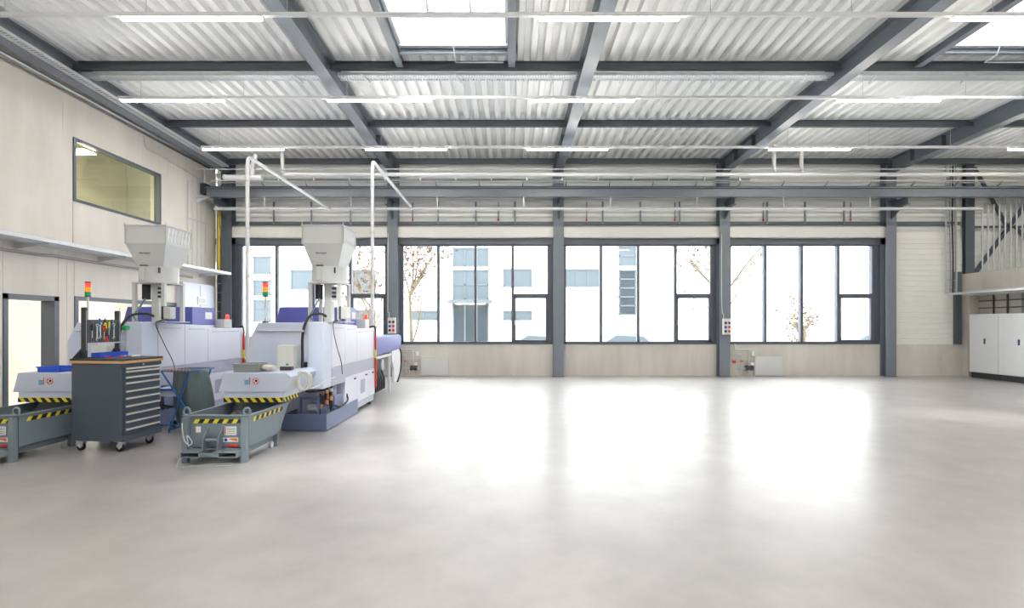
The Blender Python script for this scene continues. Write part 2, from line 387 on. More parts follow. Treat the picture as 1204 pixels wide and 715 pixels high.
for k, (a, b) in enumerate(WX):
    m = MB(); za, zb = .94, 3.86; t = .07; ya, yb = WALL+.04, WALL+.12
    m.box(a, b, ya, yb, za, za+t); m.box(a, b, ya, yb, zb-t*.6, zb); m.box(a, a+t, ya, yb, za, zb); m.box(b-t, b, ya, yb, za, zb)
    fr = S('window_%d' % (k+1), m, M_frame, .004)
    p = (b-a)/4
    for j in (1, 2, 3): MB().box(a+j*p-.04, a+j*p+.04, ya-.02, yb+.04, za+t, zb-t*.6).build('mullion', M_frame, fr, .004)
    MB().box(a+3*p+.04, b-t, ya-.02, yb+.02, 2.33, 2.42).build('transom', M_frame, fr, .004)
    m = MB(); xx0, xx1 = a+3*p+.04, b-t; m.box(xx0, xx0+.05, ya-.015, yb, za+t, 2.33); m.box(xx1-.05, xx1, ya-.015, yb, za+t, 2.33); m.box(xx0, xx1, ya-.015, yb, za+t, za+t+.05); m.box(xx0, xx1, ya-.015, yb, 2.28, 2.33)
    m.build('casement_frame', M_frame, fr, .004)
    MB().box(xx0+.01, xx0+.035, ya-.055, ya-.02, 1.5, 1.64).build('window_handle', M_galv, fr)
    for j in range(4): MB().box(a+j*p+.05, a+(j+1)*p-.05, WALL+.085, WALL+.095, za+.05, zb-.03).build('pane', M_glass, fr)
    S('trim_%d' % (k+3), MB().box(a-.03, b+.03, WALL-.03, WALL+.04, .93, .955), M_frame)
    # roller blind box above each window
    t_ = thing('blind_box', 'long cream roller blind box above the %s window' % ('far left' if k == 0 else ['', 'left middle', 'right middle', 'far right'][k]), 'blind box', (a-.12, WALL, 4.045), 0, 'blind boxes above the windows')
    L = b-a+.3
    MB().prism([(-.005, .0), (-.16, .0), (-.17, .03), (-.17, .30), (-.12, .345), (-.005, .345)], 'x', 0, L).build('casing', M_whiteg, t_, .004)
    MB().box(L*.2, L*.8, -.166, -.02, -.012, -.001).build('bottom_slat', M_galv, t_)

# right wall: low concrete wall with recess, set-back upper wall
m = MB(); m.box(13.6, 13.9, -7, WALL+.3, 0, 2.35); m.box(13.3, 13.9, -7, WALL+.1, 2.35, 2.99); m.box(13.3, 13.6, 14.78, WALL+.1, 0, 2.35)
m.box(13.9, XR+.3, -7, WALL+.3, 2.7, 2.99)
S('wall_right', m, M_plinth)
S('wall_right_upper', MB().box(XR, XR+.3, -7, WALL+.3, 2.99, 6.9), M_clad2)

# ------------------------------------------------------------------ steelwork
cname = ['in the left corner beside the yellow cables', 'second from the left between windows', 'in the centre between windows', 'right of centre carrying a socket box', 'at the right end of the windows']
cols = []
for k, x in enumerate(CX[:5]):
    t = thing('steel_column', 'tall dark grey steel column '+cname[k], 'column', (x, WALL-.25, 0), 0, 'columns along the window wall')
    m = MB(); m.box(-.15, .15, 0, .016, .012, 6.15); m.box(-.15, .15, .23, .245, .012, 6.2); m.box(-.006, .006, .016, .23, .012, 6.15)
    m.build('shaft', M_steel2 if k else M_steel, t, .002)
    MB().box(-.17, .17, -.02, .248, 0, .012).build('base_plate', M_steel, t)
    b = MB().ibeam((0, -.62, 5.04), (0, -.001, 5.04), .2, .14)
    b.prism([(-.005, 4.84), (-.45, 4.84), (-.005, 4.55)], 'x', -.01, .01)
    b.build('crane_bracket', M_steel, t)
gname = ['left edge girder along the concrete wall', 'second girder from the left above the near machines', 'girder near the middle of the hall', 'girder right of centre running to the socket box column', 'far right girder']
for k, x in enumerate(CX[:5]):
    y0, y1 = Y0, WALL-.28
    t = thing('roof_girder', 'heavy grey steel '+gname[k], 'girder', (x, 0, 0), 0, 'roof girders running to the window wall')
    MB().ibeam((0, y0, zr(y0)-.01), (0, y1, zr(y1)-.01), .37, .24, .02, .012).build('beam', M_steel2, t)
    MB().box(-.12, .12, y1+.001, y1+.02, zr(y1)-.4, zr(y1)-.02).build('end_plate', M_steel, t)
    if k in (1, 2, 3, 4):
        for y in (12.9, 13.9):
            MB().box(.007, .11, y, y+.012, zr(y)-.355, zr(y)-.035).build('stiffener', M_steel, t); MB().box(-.11, -.007, y, y+.012, zr(y)-.355, zr(y)-.035).build('stiffener', M_steel, t)
PY = [1.93, 4.44, 6.98, 9.55, 12.12, 14.72]
pn = {9.55: 'second row from the window wall', 12.12: 'row nearest the window wall', 14.72: 'eaves row on the window wall', 6.98: 'third row, just out of the frame top', 4.44: 'fourth row overhead', 1.93: 'fifth row overhead'}
for y in PY:
    for k in range(5):
        if y < 6 and k == 4: pass
        xa, xb = CX[k]+.02, (CX[k+1]-.02 if k < 4 else XR-.01)
        if y > 14: xa += .0
        o = MB().ibeam((xa, y, zr(y)-.004), (xb, y, zr(y)-.004), .15, .09, .01, .007, (0,0,1)).build('roof_purlin', M_steel)
        tag(o, 'dark steel purlin, %s, %s bay from the left' % (pn[y], ORD[k]), 'purlin', 'roof purlins')
# trimmers round the roof lights
for k, (a, b) in enumerate(SKY):
    w_ = 'middle' if k == 0 else 'right hand'
    for s_, x in (('left', a-.10), ('right', b+.10)):
        o = MB().ibeam((x, 7.05, zr(7.05)-.006), (x, 9.49, zr(9.49)-.006), .13, .13, .012, .008).build('trimmer_beam', M_steel2)
        tag(o, 'grey trimmer beam on the %s side of the %s roof light' % (s_, w_), 'beam', 'trimmers round the roof lights')
    o = MB().ibeam((a-.02, SY1+.09, zr(SY1)-.006), (b+.02, SY1+.09, zr(SY1)-.006), .09, .09, .01, .008).build('trimmer_beam', M_steel2)
    tag(o, 'grey cross trimmer closing the far edge of the %s roof light' % w_, 'beam', 'trimmers round the roof lights')
    o = MB().tube([((a+b)/2, 8.9, zr(8.9)+.1), ((a+b)/2+.02, SY1+.02, zr(9)-.14), ((a+b)/2+.02, SY1+.25, zr(9)-.16), (b-.05, SY1+.25, zr(9)-.16)], .011, 8).build('conduit', M_pipe)
    tag(o, 'thin white conduit bent round the far edge of the %s roof light' % w_, 'conduit')

# crane runway beam
cr = thing('crane_runway', 'long dark crane runway beam crossing in front of all the columns', 'crane beam', (0, 14.2, 5.05))
MB().ibeam((XL+.2, 0, .26), (XR-.02, 0, .26), .26, .2, .018, .012).build('beam', M_steel2, cr)
MB().box(XL+.2, XR-.02, -.03, .03, .261, .30).build('rail', M_steel, cr)
MB().tube([(XL+.2, -.13, .37), (XR-.1, -.13, .37)], .013, 8).build('power_rail', M_galv, cr)
for x in [XL+.6+i*1.2 for i in range(20)]:
    MB().tube([(x, .0, .31), (x, -.13, .37), (x, -.13, .43)], .012, 6).build('power_rail_clip', M_dgrey, cr)
# horizontal dark rail above blind boxes
o = MB().box(XL+.46, 13.2, 14.93, WALL-.01, 4.42, 4.52).build('steel_rail', M_steel); tag(o, 'dark horizontal steel rail above the cream blind boxes', 'rail')
# hangers between the rails
h = 0
for k in range(4):
    for f in (.25, .5, .76):
        xa, xb = CX[k]+.2, CX[k+1]-.2; x = xa+(xb-xa)*f
        t = MB().box(x-.022, x+.022, 14.90, 14.926, 4.43, 5.1).build('hanger_post', M_steel2)
        tag(t, 'thin grey hanger post, %s above the %s window' % ({.25: 'left one', .5: 'middle one', .76: 'right one'}[f], ['far left', 'left middle', 'right middle', 'far right'][k]), 'post', 'hanger posts above the windows')
for k, (px) in enumerate((485, 586, 690, 794, 898, 1001)):
    x = (px-599)/600*14.95
    t = thing('pull_cord', 'thin grey drop wire with small red end, %s from the left above the windows' % ORD[k], 'drop wire', (x, WALL-.02, 4.55), 0, 'drop wires with red ends')
    MB().tube([(0, 0, .05), (0, 0, .55)], .012, 6).build('wire', M_dgrey, t); MB().cyl((0, 0, 0), (0, 0, .055), .025, 10).build('end_cap', M_red, t)

# pipes crossing the hall in front of the window wall
def pipe(name, label, cat, pts, r, mt, n=12):
    return tag(MB().tube(pts, r, n).build(name, mt), label, cat)
t = thing('air_duct', 'thick pale duct pipe crossing below the eaves, with branches from the roof', 'duct', (0, 13.6, 5.51))
MB().tube([(-6.0, 0, 0), (XR-.1, 0, 0)], .05, 14).build('pipe', M_pipe, t)
for x in (-6.05, 7.05, 7.78):
    MB().tube(curve([(x, 0, zr(13.6)-5.51-.02), (x, 0, .3), (x+.02, 0, .12), (x+.02, 0, .051)], 5), .05, 12).build('branch_pipe', M_pipe, t)
t = thing('conduit_rail', 'slim dark rail with clips hanging just under the thick duct', 'rail', (0, 13.7, 5.40))
MB().box(-6.6, 6.45, -.02, .02, -.025, .02).build('rail', M_steel, t)
for i in range(14): MB().box(-6.2+i*.95, -6.17+i*.95, -.06, .03, -.035, .075).build('clip', M_galv, t)
pipe('pipe', 'thin galvanised pipe running just above the thick duct', 'pipe', [(XL+.3, 13.50, 5.62), (XR-.1, 13.50, 5.62)], .014, M_galv)
pipe('pipe', 'pale horizontal pipe running just above the crane runway beam', 'pipe', [(XL+.5, 13.9, 5.43), (XR-.1, 13.9, 5.43)], .018, M_pipe)
pipe('pipe', 'long galvanised pipe hung below the crane runway beam', 'pipe', [(XL+.45, 14.15, 4.72), (13.1, 14.15, 4.72)], .045, M_galv)
for k, x in enumerate((-6.8, -4.4, -2.0, .4, 2.8, 5.2, 7.6, 10.0)):
    tag(MB().box(x-.012, x+.012, 14.138, 14.162, 4.764, 5.049).build('pipe_hanger', M_galv), 'slim rod hanger on the long galvanised pipe, %s from the left' % ORD[k], 'hanger', 'rod hangers on the long pipe')
t = thing('air_duct', 'short white duct piece in the upper left corner', 'duct', (-7.5, 13.5, 5.40))
MB().tube([(0, 0, 0), (.95, 0, 0)], .07, 14).build('pipe', M_pipe, t); MB().tube(curve([(.7, 0, .05), (.72, -.0, .35), (.8, 0, .6)], 6), .06, 12).build('elbow_pipe', M_pipe, t)
MB().cyl((-.05, 0, 0), (-.001, 0, 0), .085, 14).build('flange', M_galv, t)
# two white extraction pipes: up from the machines and back to the wall pipe
def vent(px, y0, z, label, zb):
    x = px
    pts = [(x, y0, zb), (x, y0, z-.25)]+curve([(x, y0, z-.2), (x, y0+.03, z-.06), (x, y0+.12, z), (x, y0+.3, z)], 5)+[(x, 14.10, z)]
    t = thing('extraction_pipe', label, 'pipe', (0, 0, 0))
    MB().tube(pts, .034, 12).build('pipe', M_pipe, t)
    m = MB()
    for zz in (2.4, 3.3, 4.2): m.cyl((x, y0, zz), (x, y0, zz+.05), .042, 12)
    m.build('pipe_collar', M_galv, t)
vent(-4.97, 9.68, 4.70, 'white extraction pipe rising beside the left machine then running back to the wall', .001)
vent(-2.72, 10.12, 4.76, 'white extraction pipe rising behind the right machine then running back to the wall', 1.2705)

# ------------------------------------------------------------------ light tracks
rows = [(12.12, 5.70, [-7.29, -3.43, .404, 6.16, 11.85], 'row nearest the windows'),
        (9.55, 5.73, [-7.27, -3.42, .398, 6.13, 9.95], 'middle row'),
        (6.98, 5.72, [-5.316, .396, 6.06, 11.85], 'front row at the photo top'),
        (4.2, 5.75, [-6.5, -.9, 4.8, 10.4], 'first unseen row overhead, added for light'),  # this and the following rows are out of view, added as fill light
        (1.4, 5.75, [-6.5, -.9, 4.8, 10.4], 'second unseen row overhead, added for light'),
        (-1.4, 5.75, [-6.5, -.9, 4.8, 10.4], 'third unseen row overhead, added for light'),
        (-4.2, 5.75, [-6.5, -.9, 4.8, 10.4], 'fourth row behind the viewer, added for light')]
for y, z, xs, nm in rows:
    t = thing('light_track', 'thin white light track on wires, '+nm, 'light track', (0, y, z), 0, 'light tracks')
    MB().box(-7.32, 14.9, -.028, .028, .0, .045).build('rail', M_white, t)
    x = -6.9
    while x < 14.5:
        hook = zr(y)-.17 if y in PY else zr(y)-.01
        MB().cyl((x, 0, .045), (x, 0, hook-z), .004, 5).build('wire', M_galv, t); x += 1.93
    for i, x in enumerate(xs):
        l = thing('strip_lamp', 'lit strip lamp, %s from left in the %s' % (ORD[i], nm), 'lamp', (x, y, z), 0, 'strip lamps on the light tracks')
        MB().box(0, 1.94, -.034, .034, -.022, -.001).build('housing', M_white, l)
        MB().box(.015, 1.925, -.03, .03, -.05, -.022).build('diffuser', M_lamp, l, .006)

# cable trays
def tray(name, label, p0, p1, w, hgt, pitch, mt, rung=.025, group=None, up=(0,0,1)):
    m = MB(); p0, p1 = Vector(p0), Vector(p1); d = (p1-p0).normalized(); u = Vector(up); r = d.cross(u).normalized()
    for s in (-1, 1): m.bar(p0+r*s*w/2, p1+r*s*w/2, .006, hgt, up)
    L = (p1-p0).length; n = int(L/pitch)
    for i in range(n+1):
        q = p0+d*min(L, i*pitch+.01)-u*hgt*.45
        m.bar(q-r*w/2, q+r*w/2, rung, .004, up)
    return tag(m.build(name, mt), label, 'cable tray', group)
for k in range(5):
    xa, xb = CX[k]+.16, (CX[k+1]-.14 if k < 4 else XR-.3)
    t = thing('cable_tray', 'perforated galvanised cable tray under the purlins, %s bay from the left' % ORD[k], 'cable tray', (0, 9.68, 6.18), 0, 'cable trays under the purlins')
    m = MB(); L = xb-xa
    m.box(xa, xb, -.11, -.104, 0, .06); m.box(xa, xb, .104, .11, 0, .06)
    i = 0
    while i*.05 < L-.03: m.box(xa+i*.05, xa+i*.05+.03, -.104, .104, 0, .004); i += 1
    m.box(xa, xb, -.03, .03, .0045, .007)
    m.build('tray', M_galv, t)
    for x in (xa+.5, (xa+xb)/2, xb-.5): MB().bar((x-.05, -.16, .0), (x+.05, .16, -.02), .03, .012).build('bracket', M_galv, t)
tray('cable_tray', 'perforated cable tray running along the left edge girder', (CX[0]+.24, -2, 6.34), (CX[0]+.24, 14.3, 5.94), .16, .05, .06, M_galv, .035)
# left wall tray with its light edge
t = thing('cable_tray', 'long pale cable tray fixed along the left concrete wall above the doors', 'cable tray', (XL, 0, 2.965))
m = MB(); m.box(.62, .626, -2, 14.68, -.03, .04); m.box(.05, .056, -2, 14.68, -.03, .04)
y = -2
while y < 14.58: m.box(.056, .62, y, y+.035, -.03, -.026); y += .055
m.box(.1, .2, -2, 14.68, -.026, -.02)
m.build('tray', M_galv, t)
for y in (3, 5, 7, 8.9, 10.7, 12.5, 14.2): MB().prism([(0.001, -.035), (.60, -.035), (.60, -.06), (0.001, -.14)], 'y', y, y+.03).build('bracket', M_galv, t)
# ledge, conduits along top of the left wall
pipe('conduit', 'brown-grey conduit clipped along the top of the left concrete wall', 'conduit', [(XL+.04, -2, 6.08), (XL+.04, 14.6, 5.98)], .022, mat('conduit_brown_grey', (120, 112, 108), .4, .3))
pipe('conduit', 'pale conduit running above the brown one on the left concrete wall', 'conduit', [(XL+.05, -2, 6.19), (XL+.05, 14.6, 6.05)], .03, M_galv)
pipe('conduit', 'dark shiny conduit under the long tray on the left wall', 'conduit', [(XL+.05, -2, 2.78), (XL+.05, 9.3, 2.78), (XL+.05, 9.6, 2.8), (XL+.05, 13.8, 2.78)], .028, mat('dull_metal_conduit', (150, 146, 144), .35, .4))
for k in range(5):
    y = 13.65+k*.2
    pipe('conduit', 'vertical conduit, %s from the left beside the corner on the left wall' % ORD[k], 'conduit', [(XL+.03, y, 3.06), (XL+.03, y, 5.35+.1*k)], .012, M_galv, 8)['group'] = 'vertical conduits by the left corner'
t = thing('conduit_clip_rail', 'slim clip rail holding the vertical conduits near the left corner', 'rail', (XL+.02, 13.6, 4.35)); MB().box(0, .012, 0, 1.0, 0, .03).build('rail', M_galv, t)
pipe('conduit', 'thin conduit looping down beside the upper end of the left wall', 'conduit', [(XL+.03, 12.0, 5.95)]+curve([(XL+.03, 12.05, 5.75), (XL+.03, 12.15, 5.68), (XL+.03, 12.4, 5.68)], 4)+[(XL+.03, 14.3, 5.55)], .014, M_galv, 8)
t = thing('junction_bracket', 'pale plate bracket in the upper left corner over the yellow cables', 'bracket', (XL, 14.0, 5.02))
MB().box(.001, .33, 0, .5, 0, .03).build('plate', M_galv, t, .004); MB().prism([(.001, -.15), (.001, -.001), (.3, -.001)], 'y', .1, .12).build('gusset', M_galv, t)
# left corner ladder with yellow cables
t = thing('cable_ladder', 'narrow upright cable ladder in the left corner beside the column', 'cable ladder', (XL+.12, 14.82, 0))
m = MB(); m.box(0, .02, 0, .03, .6, 4.85); m.box(.25, .27, 0, .03, .6, 4.85)
for i in range(16): m.box(.02, .25, .0, .02, .8+i*.27, .82+i*.27)
m.build('ladder', M_galv, t)
pipe('cable', 'bundle of yellow cables bent over the top of the corner cable ladder', 'cable', curve([(XL+.22, 14.79, 3.03), (XL+.21, 14.79, 4.5), (XL+.24, 14.79, 4.72), (XL+.30, 14.6, 4.78), (XL+.40, 14.40, 4.76)], 6), .038, M_yelp)
t = thing('socket_box', 'small dark box fixed near the top of the left wall corner', 'electrical box', (XL+.02, 14.2, 5.15)); MB().box(0, .14, 0, .3, 0, .3).build('casing', M_dgrey, t, .01); MB().tube([(.07, .1, .3), (.07, .1, .75)], .02, 8).build('conduit', M_galv, t)

# right side: ladder tray, cable tray, brace, conduits
t = thing('cable_ladder', 'upright cable ladder right of the windows with dark cables', 'cable ladder', (12.72, 14.86, 2.42))
m = MB(); m.box(0, .02, 0, .05, 0, 3.75); m.box(.30, .32, 0, .05, 0, 3.75)
for i in range(14): m.box(.02, .30, .01, .03, .1+i*.27, .125+i*.27)
m.build('ladder', M_galv, t)
for j, x in enumerate((.09, .17, .24)): MB().tube(curve([(x, -.02, .02), (x+.01, -.02, 1), (x-.01, -.02, 2.1), (x+.01, -.02, 3.7)], 5), .022 if j == 1 else .012, 8).build('cable', M_dgrey if j == 1 else M_crate, t)
t = thing('cable_tray', 'galvanised cable tray above the white cabinets on the right', 'cable tray', (12.76, 0, 2.37))
m = MB(); m.box(0, .008, 4, 14.8, 0, .06); m.box(.4, .408, 4, 14.8, 0, .06); m.box(.008, .4, 4, 14.8, 0, .005); m.build('tray', M_galv, t)
MB().tube([(.12, 4, .03), (.12, 14.7, .03)], .022, 8).build('cable', M_yelp, t); MB().tube([(.25, 4, .035), (.25, 14.7, .035)], .027, 8).build('cable', M_dgrey, t)
for y in (5, 7.5, 10, 12.5, 14.2): MB().box(.41, .535, y, y+.04, -.01, .05).build('bracket', M_galv, t)
o = MB().box(13.04, 13.21, 14.90, WALL-.001, .931, 3.05).build('steel_post', M_steel); tag(o, 'short dark steel post standing on the plinth beside the white cabinets', 'post')
t = thing('steel_column', 'dark steel column above the low concrete wall at the right', 'column', (13.42, 14.86, 2.99)); m = MB()
m.box(-.13, .13, 0, .012, 0, 3.2); m.box(-.13, .13, .11, .122, 0, 3.2); m.box(-.005, .005, .012, .11, 0, 3.2); m.build('shaft', M_steel, t)
t = thing('cross_bracing', 'dark diagonal cross bracing behind the vertical conduits at the right', 'bracing', (0, 14.93, 0))
MB().bar((13.62, 0, 3.02), (15.3, 0, 5.3), .10, .06, (0,1,0)).build('brace', M_steel, t)
MB().bar((13.6, 0, 6.1), (14.62, 0, 4.25), .09, .05, (0,1,0)).build('brace', M_steel, t)
MB().bar((14.78, 0, 4.4), (15.38, 0, 3.7), .09, .05, (0,1,0)).build('brace', M_steel, t)
MB().box(13.58, 15.38, -.03, .0, 4.33, 4.39).build('rail', M_steel, t)
for k in range(9):
    x = 13.72+k*.165
    pipe('conduit', 'bright vertical conduit above the low concrete wall, %s from the left' % ORD[k], 'conduit', [(x, 14.8, 2.992), (x, 14.8, 5.0+(.4 if k > 2 else .0))], .022, M_galv, 8)['group'] = 'vertical conduits above the low wall'
# conduits behind cabinets
for k, (y, mt) in enumerate(((14.3, M_dgrey), (13.9, M_dgrey), (13.5, M_crate), (12.5, M_yelp), (12.1, M_dgrey), (11.7, M_dgrey))):
    pipe('conduit', 'upright cable dropping behind the white cabinets, %s from the corner' % ORD[k], 'cable', [(13.57, y, 1.81), (13.57, y, 2.34)], .022, mt, 8)['group'] = 'cables dropping behind the cabinets'
for k, z in enumerate((1.98, 2.18)):
    pipe('conduit', '%s horizontal conduit on the wall above the white cabinets' % ('lower', 'upper')[k], 'conduit', [(13.53, 6, z), (13.53, 14.7, z)], .013, M_dgrey, 8)

# ------------------------------------------------------------------ white electrical cabinets on the right
cabn = ['at the far end', 'second from the far end', 'third from the far end']
def cabinet(k, y1, y0):
    t = thing('electrical_cabinet', 'white electrical cabinet with a dark handle, %s of the row' % cabn[k], 'cabinet', (13.15, y0, 0), 0, 'white cabinets along the right wall')
    L = y1-y0
    MB().box(.02, .44, 0.003, L-.003, .16, 1.80).build('body', M_white, t, .004)
    MB().box(.06, .44, 0.003, L-.003, 0, .16).build('plinth', M_dgrey, t)
    d = MB().box(0, .019, .006, L-.006, .17, 1.795).build('door', M_white, t, .004)
    m = MB(); m.box(-.012, -.001, L*.42, L*.42+.05, .97, 1.12); m.build('handle', M_dgrey, d, .004)
    MB().box(-.02, -.0125, L*.42+.012, L*.42+.038, 1.0, 1.05).build('key_lock', M_tblue, d)
for k, (a, b) in enumerate(((14.6, 13.73), (13.725, 12.72), (12.715, 11.7))): cabinet(k, a, b)

# ------------------------------------------------------------------ column socket boxes, pipework and white panels on the plinth
def socket(x, y, z, label):
    t = thing('socket_box', label, 'socket box', (x, y, z))
    MB().box(-.11, .11, -.09, 0, 0, .46).build('casing', M_whiteg, t, .01)
    for i, mt in enumerate((M_dgrey, M_red, M_cblue, M_red, M_dgrey, M_dgrey)):
        xx = -.055 if i % 2 else .05; zz = .1+(i//2)*.12
        MB().cyl((-xx, -.091, zz), (-xx, -.12, zz-.01), .036, 12).build('socket', mt, t)
    MB().tube([(-.08, -.03, .461), (-.08, -.03, .6), (-.12, -.03, .62), (-.125, .0, 1.0), (-.125, .0, 2.9)], .012, 8).build('cable', M_galv, t)
socket(CX[1]+.0, WALL-.27, 1.25, 'small grey socket box on the column behind the right machine')
socket(CX[3]+.02, WALL-.27, 1.22, 'small grey socket box with blue and red sockets on the right of centre column')
def valves(x, label):
    t = thing('valve_pipework', label, 'pipework', (x, WALL-.1, 0))
    Z = 0
    m = MB(); m.tube([(.0, 0, .95), (.0, 0, .78), (.42, 0, .78), (.42, 0, .12)], .018, 8); m.build('pipe', M_galv, t)
    MB().tube([(-.12, .02, .62), (.2, .02, .62), (.2, .02, .1)], .018, 8).build('pipe', M_galv, t)
    MB().tube([(-.1, .03, .5), (.57, .03, .5)], .014, 8).build('pipe', M_galv, t)
    MB().tube([(.1, .03, .22), (.57, .03, .22)], .02, 8).build('pipe', M_galv, t)
    MB().cyl((.33, .03, .24), (.53, .03, .24), .075, 14).build('pump', M_dgrey, t)
    MB().cyl((.5, -.08, .36), (.5, .0, .36), .045, 14).build('gauge', M_white, t)
    MB().cyl((-.02, -.05, .42), (-.02, .03, .42), .04, 12).build('valve_wheel', M_red, t)
    MB().cyl((.2, -.05, .44), (.2, .02, .44), .035, 12).build('valve_wheel', M_copper, t)
    MB().box(.5, .57, -.0, .05, .6, .72).build('switch', M_white, t)
valves((876-599)/600*14.9-.3, 'small valve and pipe group at the foot of the right of centre column')
valves((487-599)/600*14.9-.45, 'small valve and pipe group behind the right machine at the plinth')
for px, lb in ((511, 'plain pale access panel leaning on the plinth left of centre'), (904, 'plain pale access panel leaning on the plinth right of centre')):
    t = thing('access_panel', lb, 'panel', ((px-599)/600*14.9, WALL-.001, 0))
    MB().box(-.4, .4, -.09, 0, .01, .58).build('casing', M_hop, t, .006); MB().box(-.38, .38, -.1, -.091, .03, .56).build('cover', M_hop, t, .003)

# ------------------------------------------------------------------ injection moulding machine
def signal(parent, x, y, z0, z1):
    t = MB().cyl((x, y, z0), (x, y, z1), .014, 10).build('signal_tower', M_whiteg, parent)
    MB().cyl((x, y, z0-.001), (x, y, z0+.02), .04, 12).build('foot', M_dgrey, t)
    for i, (nm, mt) in enumerate((('green_lens', M_grnl), ('amber_lens', M_ambl), ('red_lens', M_redl))):
        MB().cyl((x, y, z1+.015+i*.062), (x, y, z1+.015+i*.062+.058), .036, 16).build(nm, mt, t)
    m = MB(); m.cyl((x, y, z1), (x, y, z1+.015), .038, 16); m.cyl((x, y, z1+.2), (x, y, z1+.215), .036, 16); m.build('cap', M_dgrey, t)
def machine():
    t = thing('injection_moulding_machine', 'light blue injection moulding machine on the right, nearest the open floor', 'machine', (-2.6, 7.1, 0), 0, 'injection moulding machines')
    # upper body, first section
    prof = [(-1.06, .67), (-1.06, 1.27), (-.93, 1.53), (-.2205, 1.53), (-.2205, .67)]
    MB().prism(prof, 'y', .06, .9).build('front_cover', M_blue, t, .008)
    MB().box(-.22, -.001, .03, .36, .60, 1.535).build('front_column', M_blue, t, .008)
    m = MB(); m.hexa([(-.2195, .365, .66), (-.001, .365, .66), (-.001, 1.6, .87), (-.2195, 1.6, .87), (-.2195, .365, 1.535), (-.001, .365, 1.535), (-.001, 1.6, 1.49), (-.2195, 1.6, 1.49)])
    MB().box(-1.06, -.23, .91, 1.6, .67, 1.49).build('rear_cover', M_blue, t, .008)
    for ya, yb, za, zb in ((.37, .98, 1.53, 1.51), (.985, 1.6, 1.51, 1.49)):
        p = MB().hexa([(-.22, ya, .87), (.0, ya, .87), (.0, yb, .87), (-.22, yb, .87), (-.22, ya, za), (.0, ya, za), (.0, yb, zb), (-.22, yb, zb)]).build('side_door', M_blue2, t, .006)
        MB().box(.001, .012, ya+.1, yb-.1, za-.085, za-.075).build('trim_line', M_band, p)
    for ya, yb in ((1.605, 2.74),):
        p = MB().box(-.95, .0, ya, yb, .87, 1.44).build('mould_guard', M_blue2, t, .008)
        MB().box(.001, .01, ya+.12, yb-.15, 1.375, 1.385).build('trim_line', M_band, p)
        MB().box(.001, .006, yb-.08, yb-.07, .9, 1.38).build('trim_line', M_band, p)
    # recessed grey band and lower doors
    MB().box(-.3, -.004, .98, 2.74, .67, .868).build('lower_band', M_band, t)
    MB().box(-.3, .004, .37, .975, .60, .866).build('inspection_window', M_band, t, .006)
    for ya, yb in ((.98, 1.62), (1.625, 2.3), (2.305, 2.745)):
        d = MB().box(-.3, 0.002, ya, yb, .18, .665).build('lower_door', M_blue2, t, .005)
        MB().box(.003, .02, yb-.2, yb-.12, .59, .61).build('handle', M_dark, d)
    m = MB()
    for i in range(9): m.box(.003, .008, 1.80+i*.03, 1.82+i*.03, .3, .54)
    m.build('ventilation_grille', M_band, t)
    MB().box(-1.04, -.31, .55, 2.74, .02, .668).build('machine_bed', M_blue, t, .008)
    MB().box(-.3, -.02, 1.0, 2.74, .06, .178).build('underframe', M_band, t)
    for y in (1.8, 2.6): MB().cyl((-.08, y, 0), (-.08, y, .06), .04, 10).build('foot', M_dgrey, t)
    # oil tray
    m = MB(); m.box(-.6, .03, .07, 1.55, .012, .03); m.box(-.6, .03, .07, .09, .03, .24); m.box(.01, .03, .09, 1.55, .03, .24); m.box(-.6, -.58, .09, 1.55, .03, .24); m.box(-.58, .01, 1.53, 1.55, .03, .24)
    m.build('oil_tray', M_base, t)
    MB().cyl((-.03, .12, 0), (-.03, .12, .012), .03, 10).build('foot', M_galv, t)
    m = MB(); m.bar((-.36, .16, .24), (-.36, .16, .46), .03, .03); m.bar((-.12, .16, .24), (-.12, .16, .46), .03, .03); m.bar((-.375, .16, .46), (-.105, .16, .46), .03, .03); m.bar((-.375, .16, .22), (-.105, .16, .22), .03, .03)
    m.build('pump_frame', M_base, t)
    MB().cyl((-.30, .26, .30), (-.12, .26, .30), .062, 16).build('pump_motor', M_galv, t)
    MB().box(-.1, -.005, .2, .28, .1, .34).build('valve_block', M_base, t)
    for i, (x, y) in enumerate(((-.10, .22), (-.055, .3), (-.02, .22), (-.03, .42), (-.08, .4))):
        h_ = MB().tube(curve([(x, y, .245), (x+.01, y+.01, .33), (x-.01, y, .45), (x, y+.02, .60)], 5), .018, 8).build('hydraulic_hose', M_dark, t)
        MB().cyl((x, y, .30+.03*i), (x, y, .36+.03*i), .028, 8).build('fitting', M_copper, h_)
        MB().cyl((x, y, .52), (x, y, .565), .027, 8).build('fitting', M_galv if i % 2 else M_copper, h_)
    MB().box(-.2, .0, .5, .9, .245, .44).build('tank', M_base, t, .006)
    MB().cyl((-.07, .62, .441), (-.07, .62, .60), .05, 14).build('filter_canister', M_band, t)
    MB().tube(curve([(.0, .5, .3), (.03, .7, .26), (.03, 1.0, .3), (.0, 1.05, .4)], 6), .014, 8).build('hydraulic_hose', M_dark, t)
    # discharge box over the skip
    prof = [(-.99, .67), (-.93, .905), (-.16, .905), (-.10, .86), (-.18, .67)]
    d = MB().prism(prof, 'y', -.8, .055).build('discharge_box', M_blue, t, .004)
    MB().box(-.93, -.2, -.79, .05, .60, .669).build('chute_skirt', M_blue, d)
    m = MB(); hazard(m, (-.93, -.795, .545), (1,0,0), (0,0,1), .73, .055, 7, -.8)
    m.build('hazard_tape', [M_yel, M_blk], d); m = MB(); hazard(m, (-.195, -.795, .545), (0,1,0), (0,0,1), .45, .055, 5, -.8)
    m.box(-.199, -.195, -.79, -.35, .545, .6); m.build('hazard_tape', [M_yel, M_blk], d)
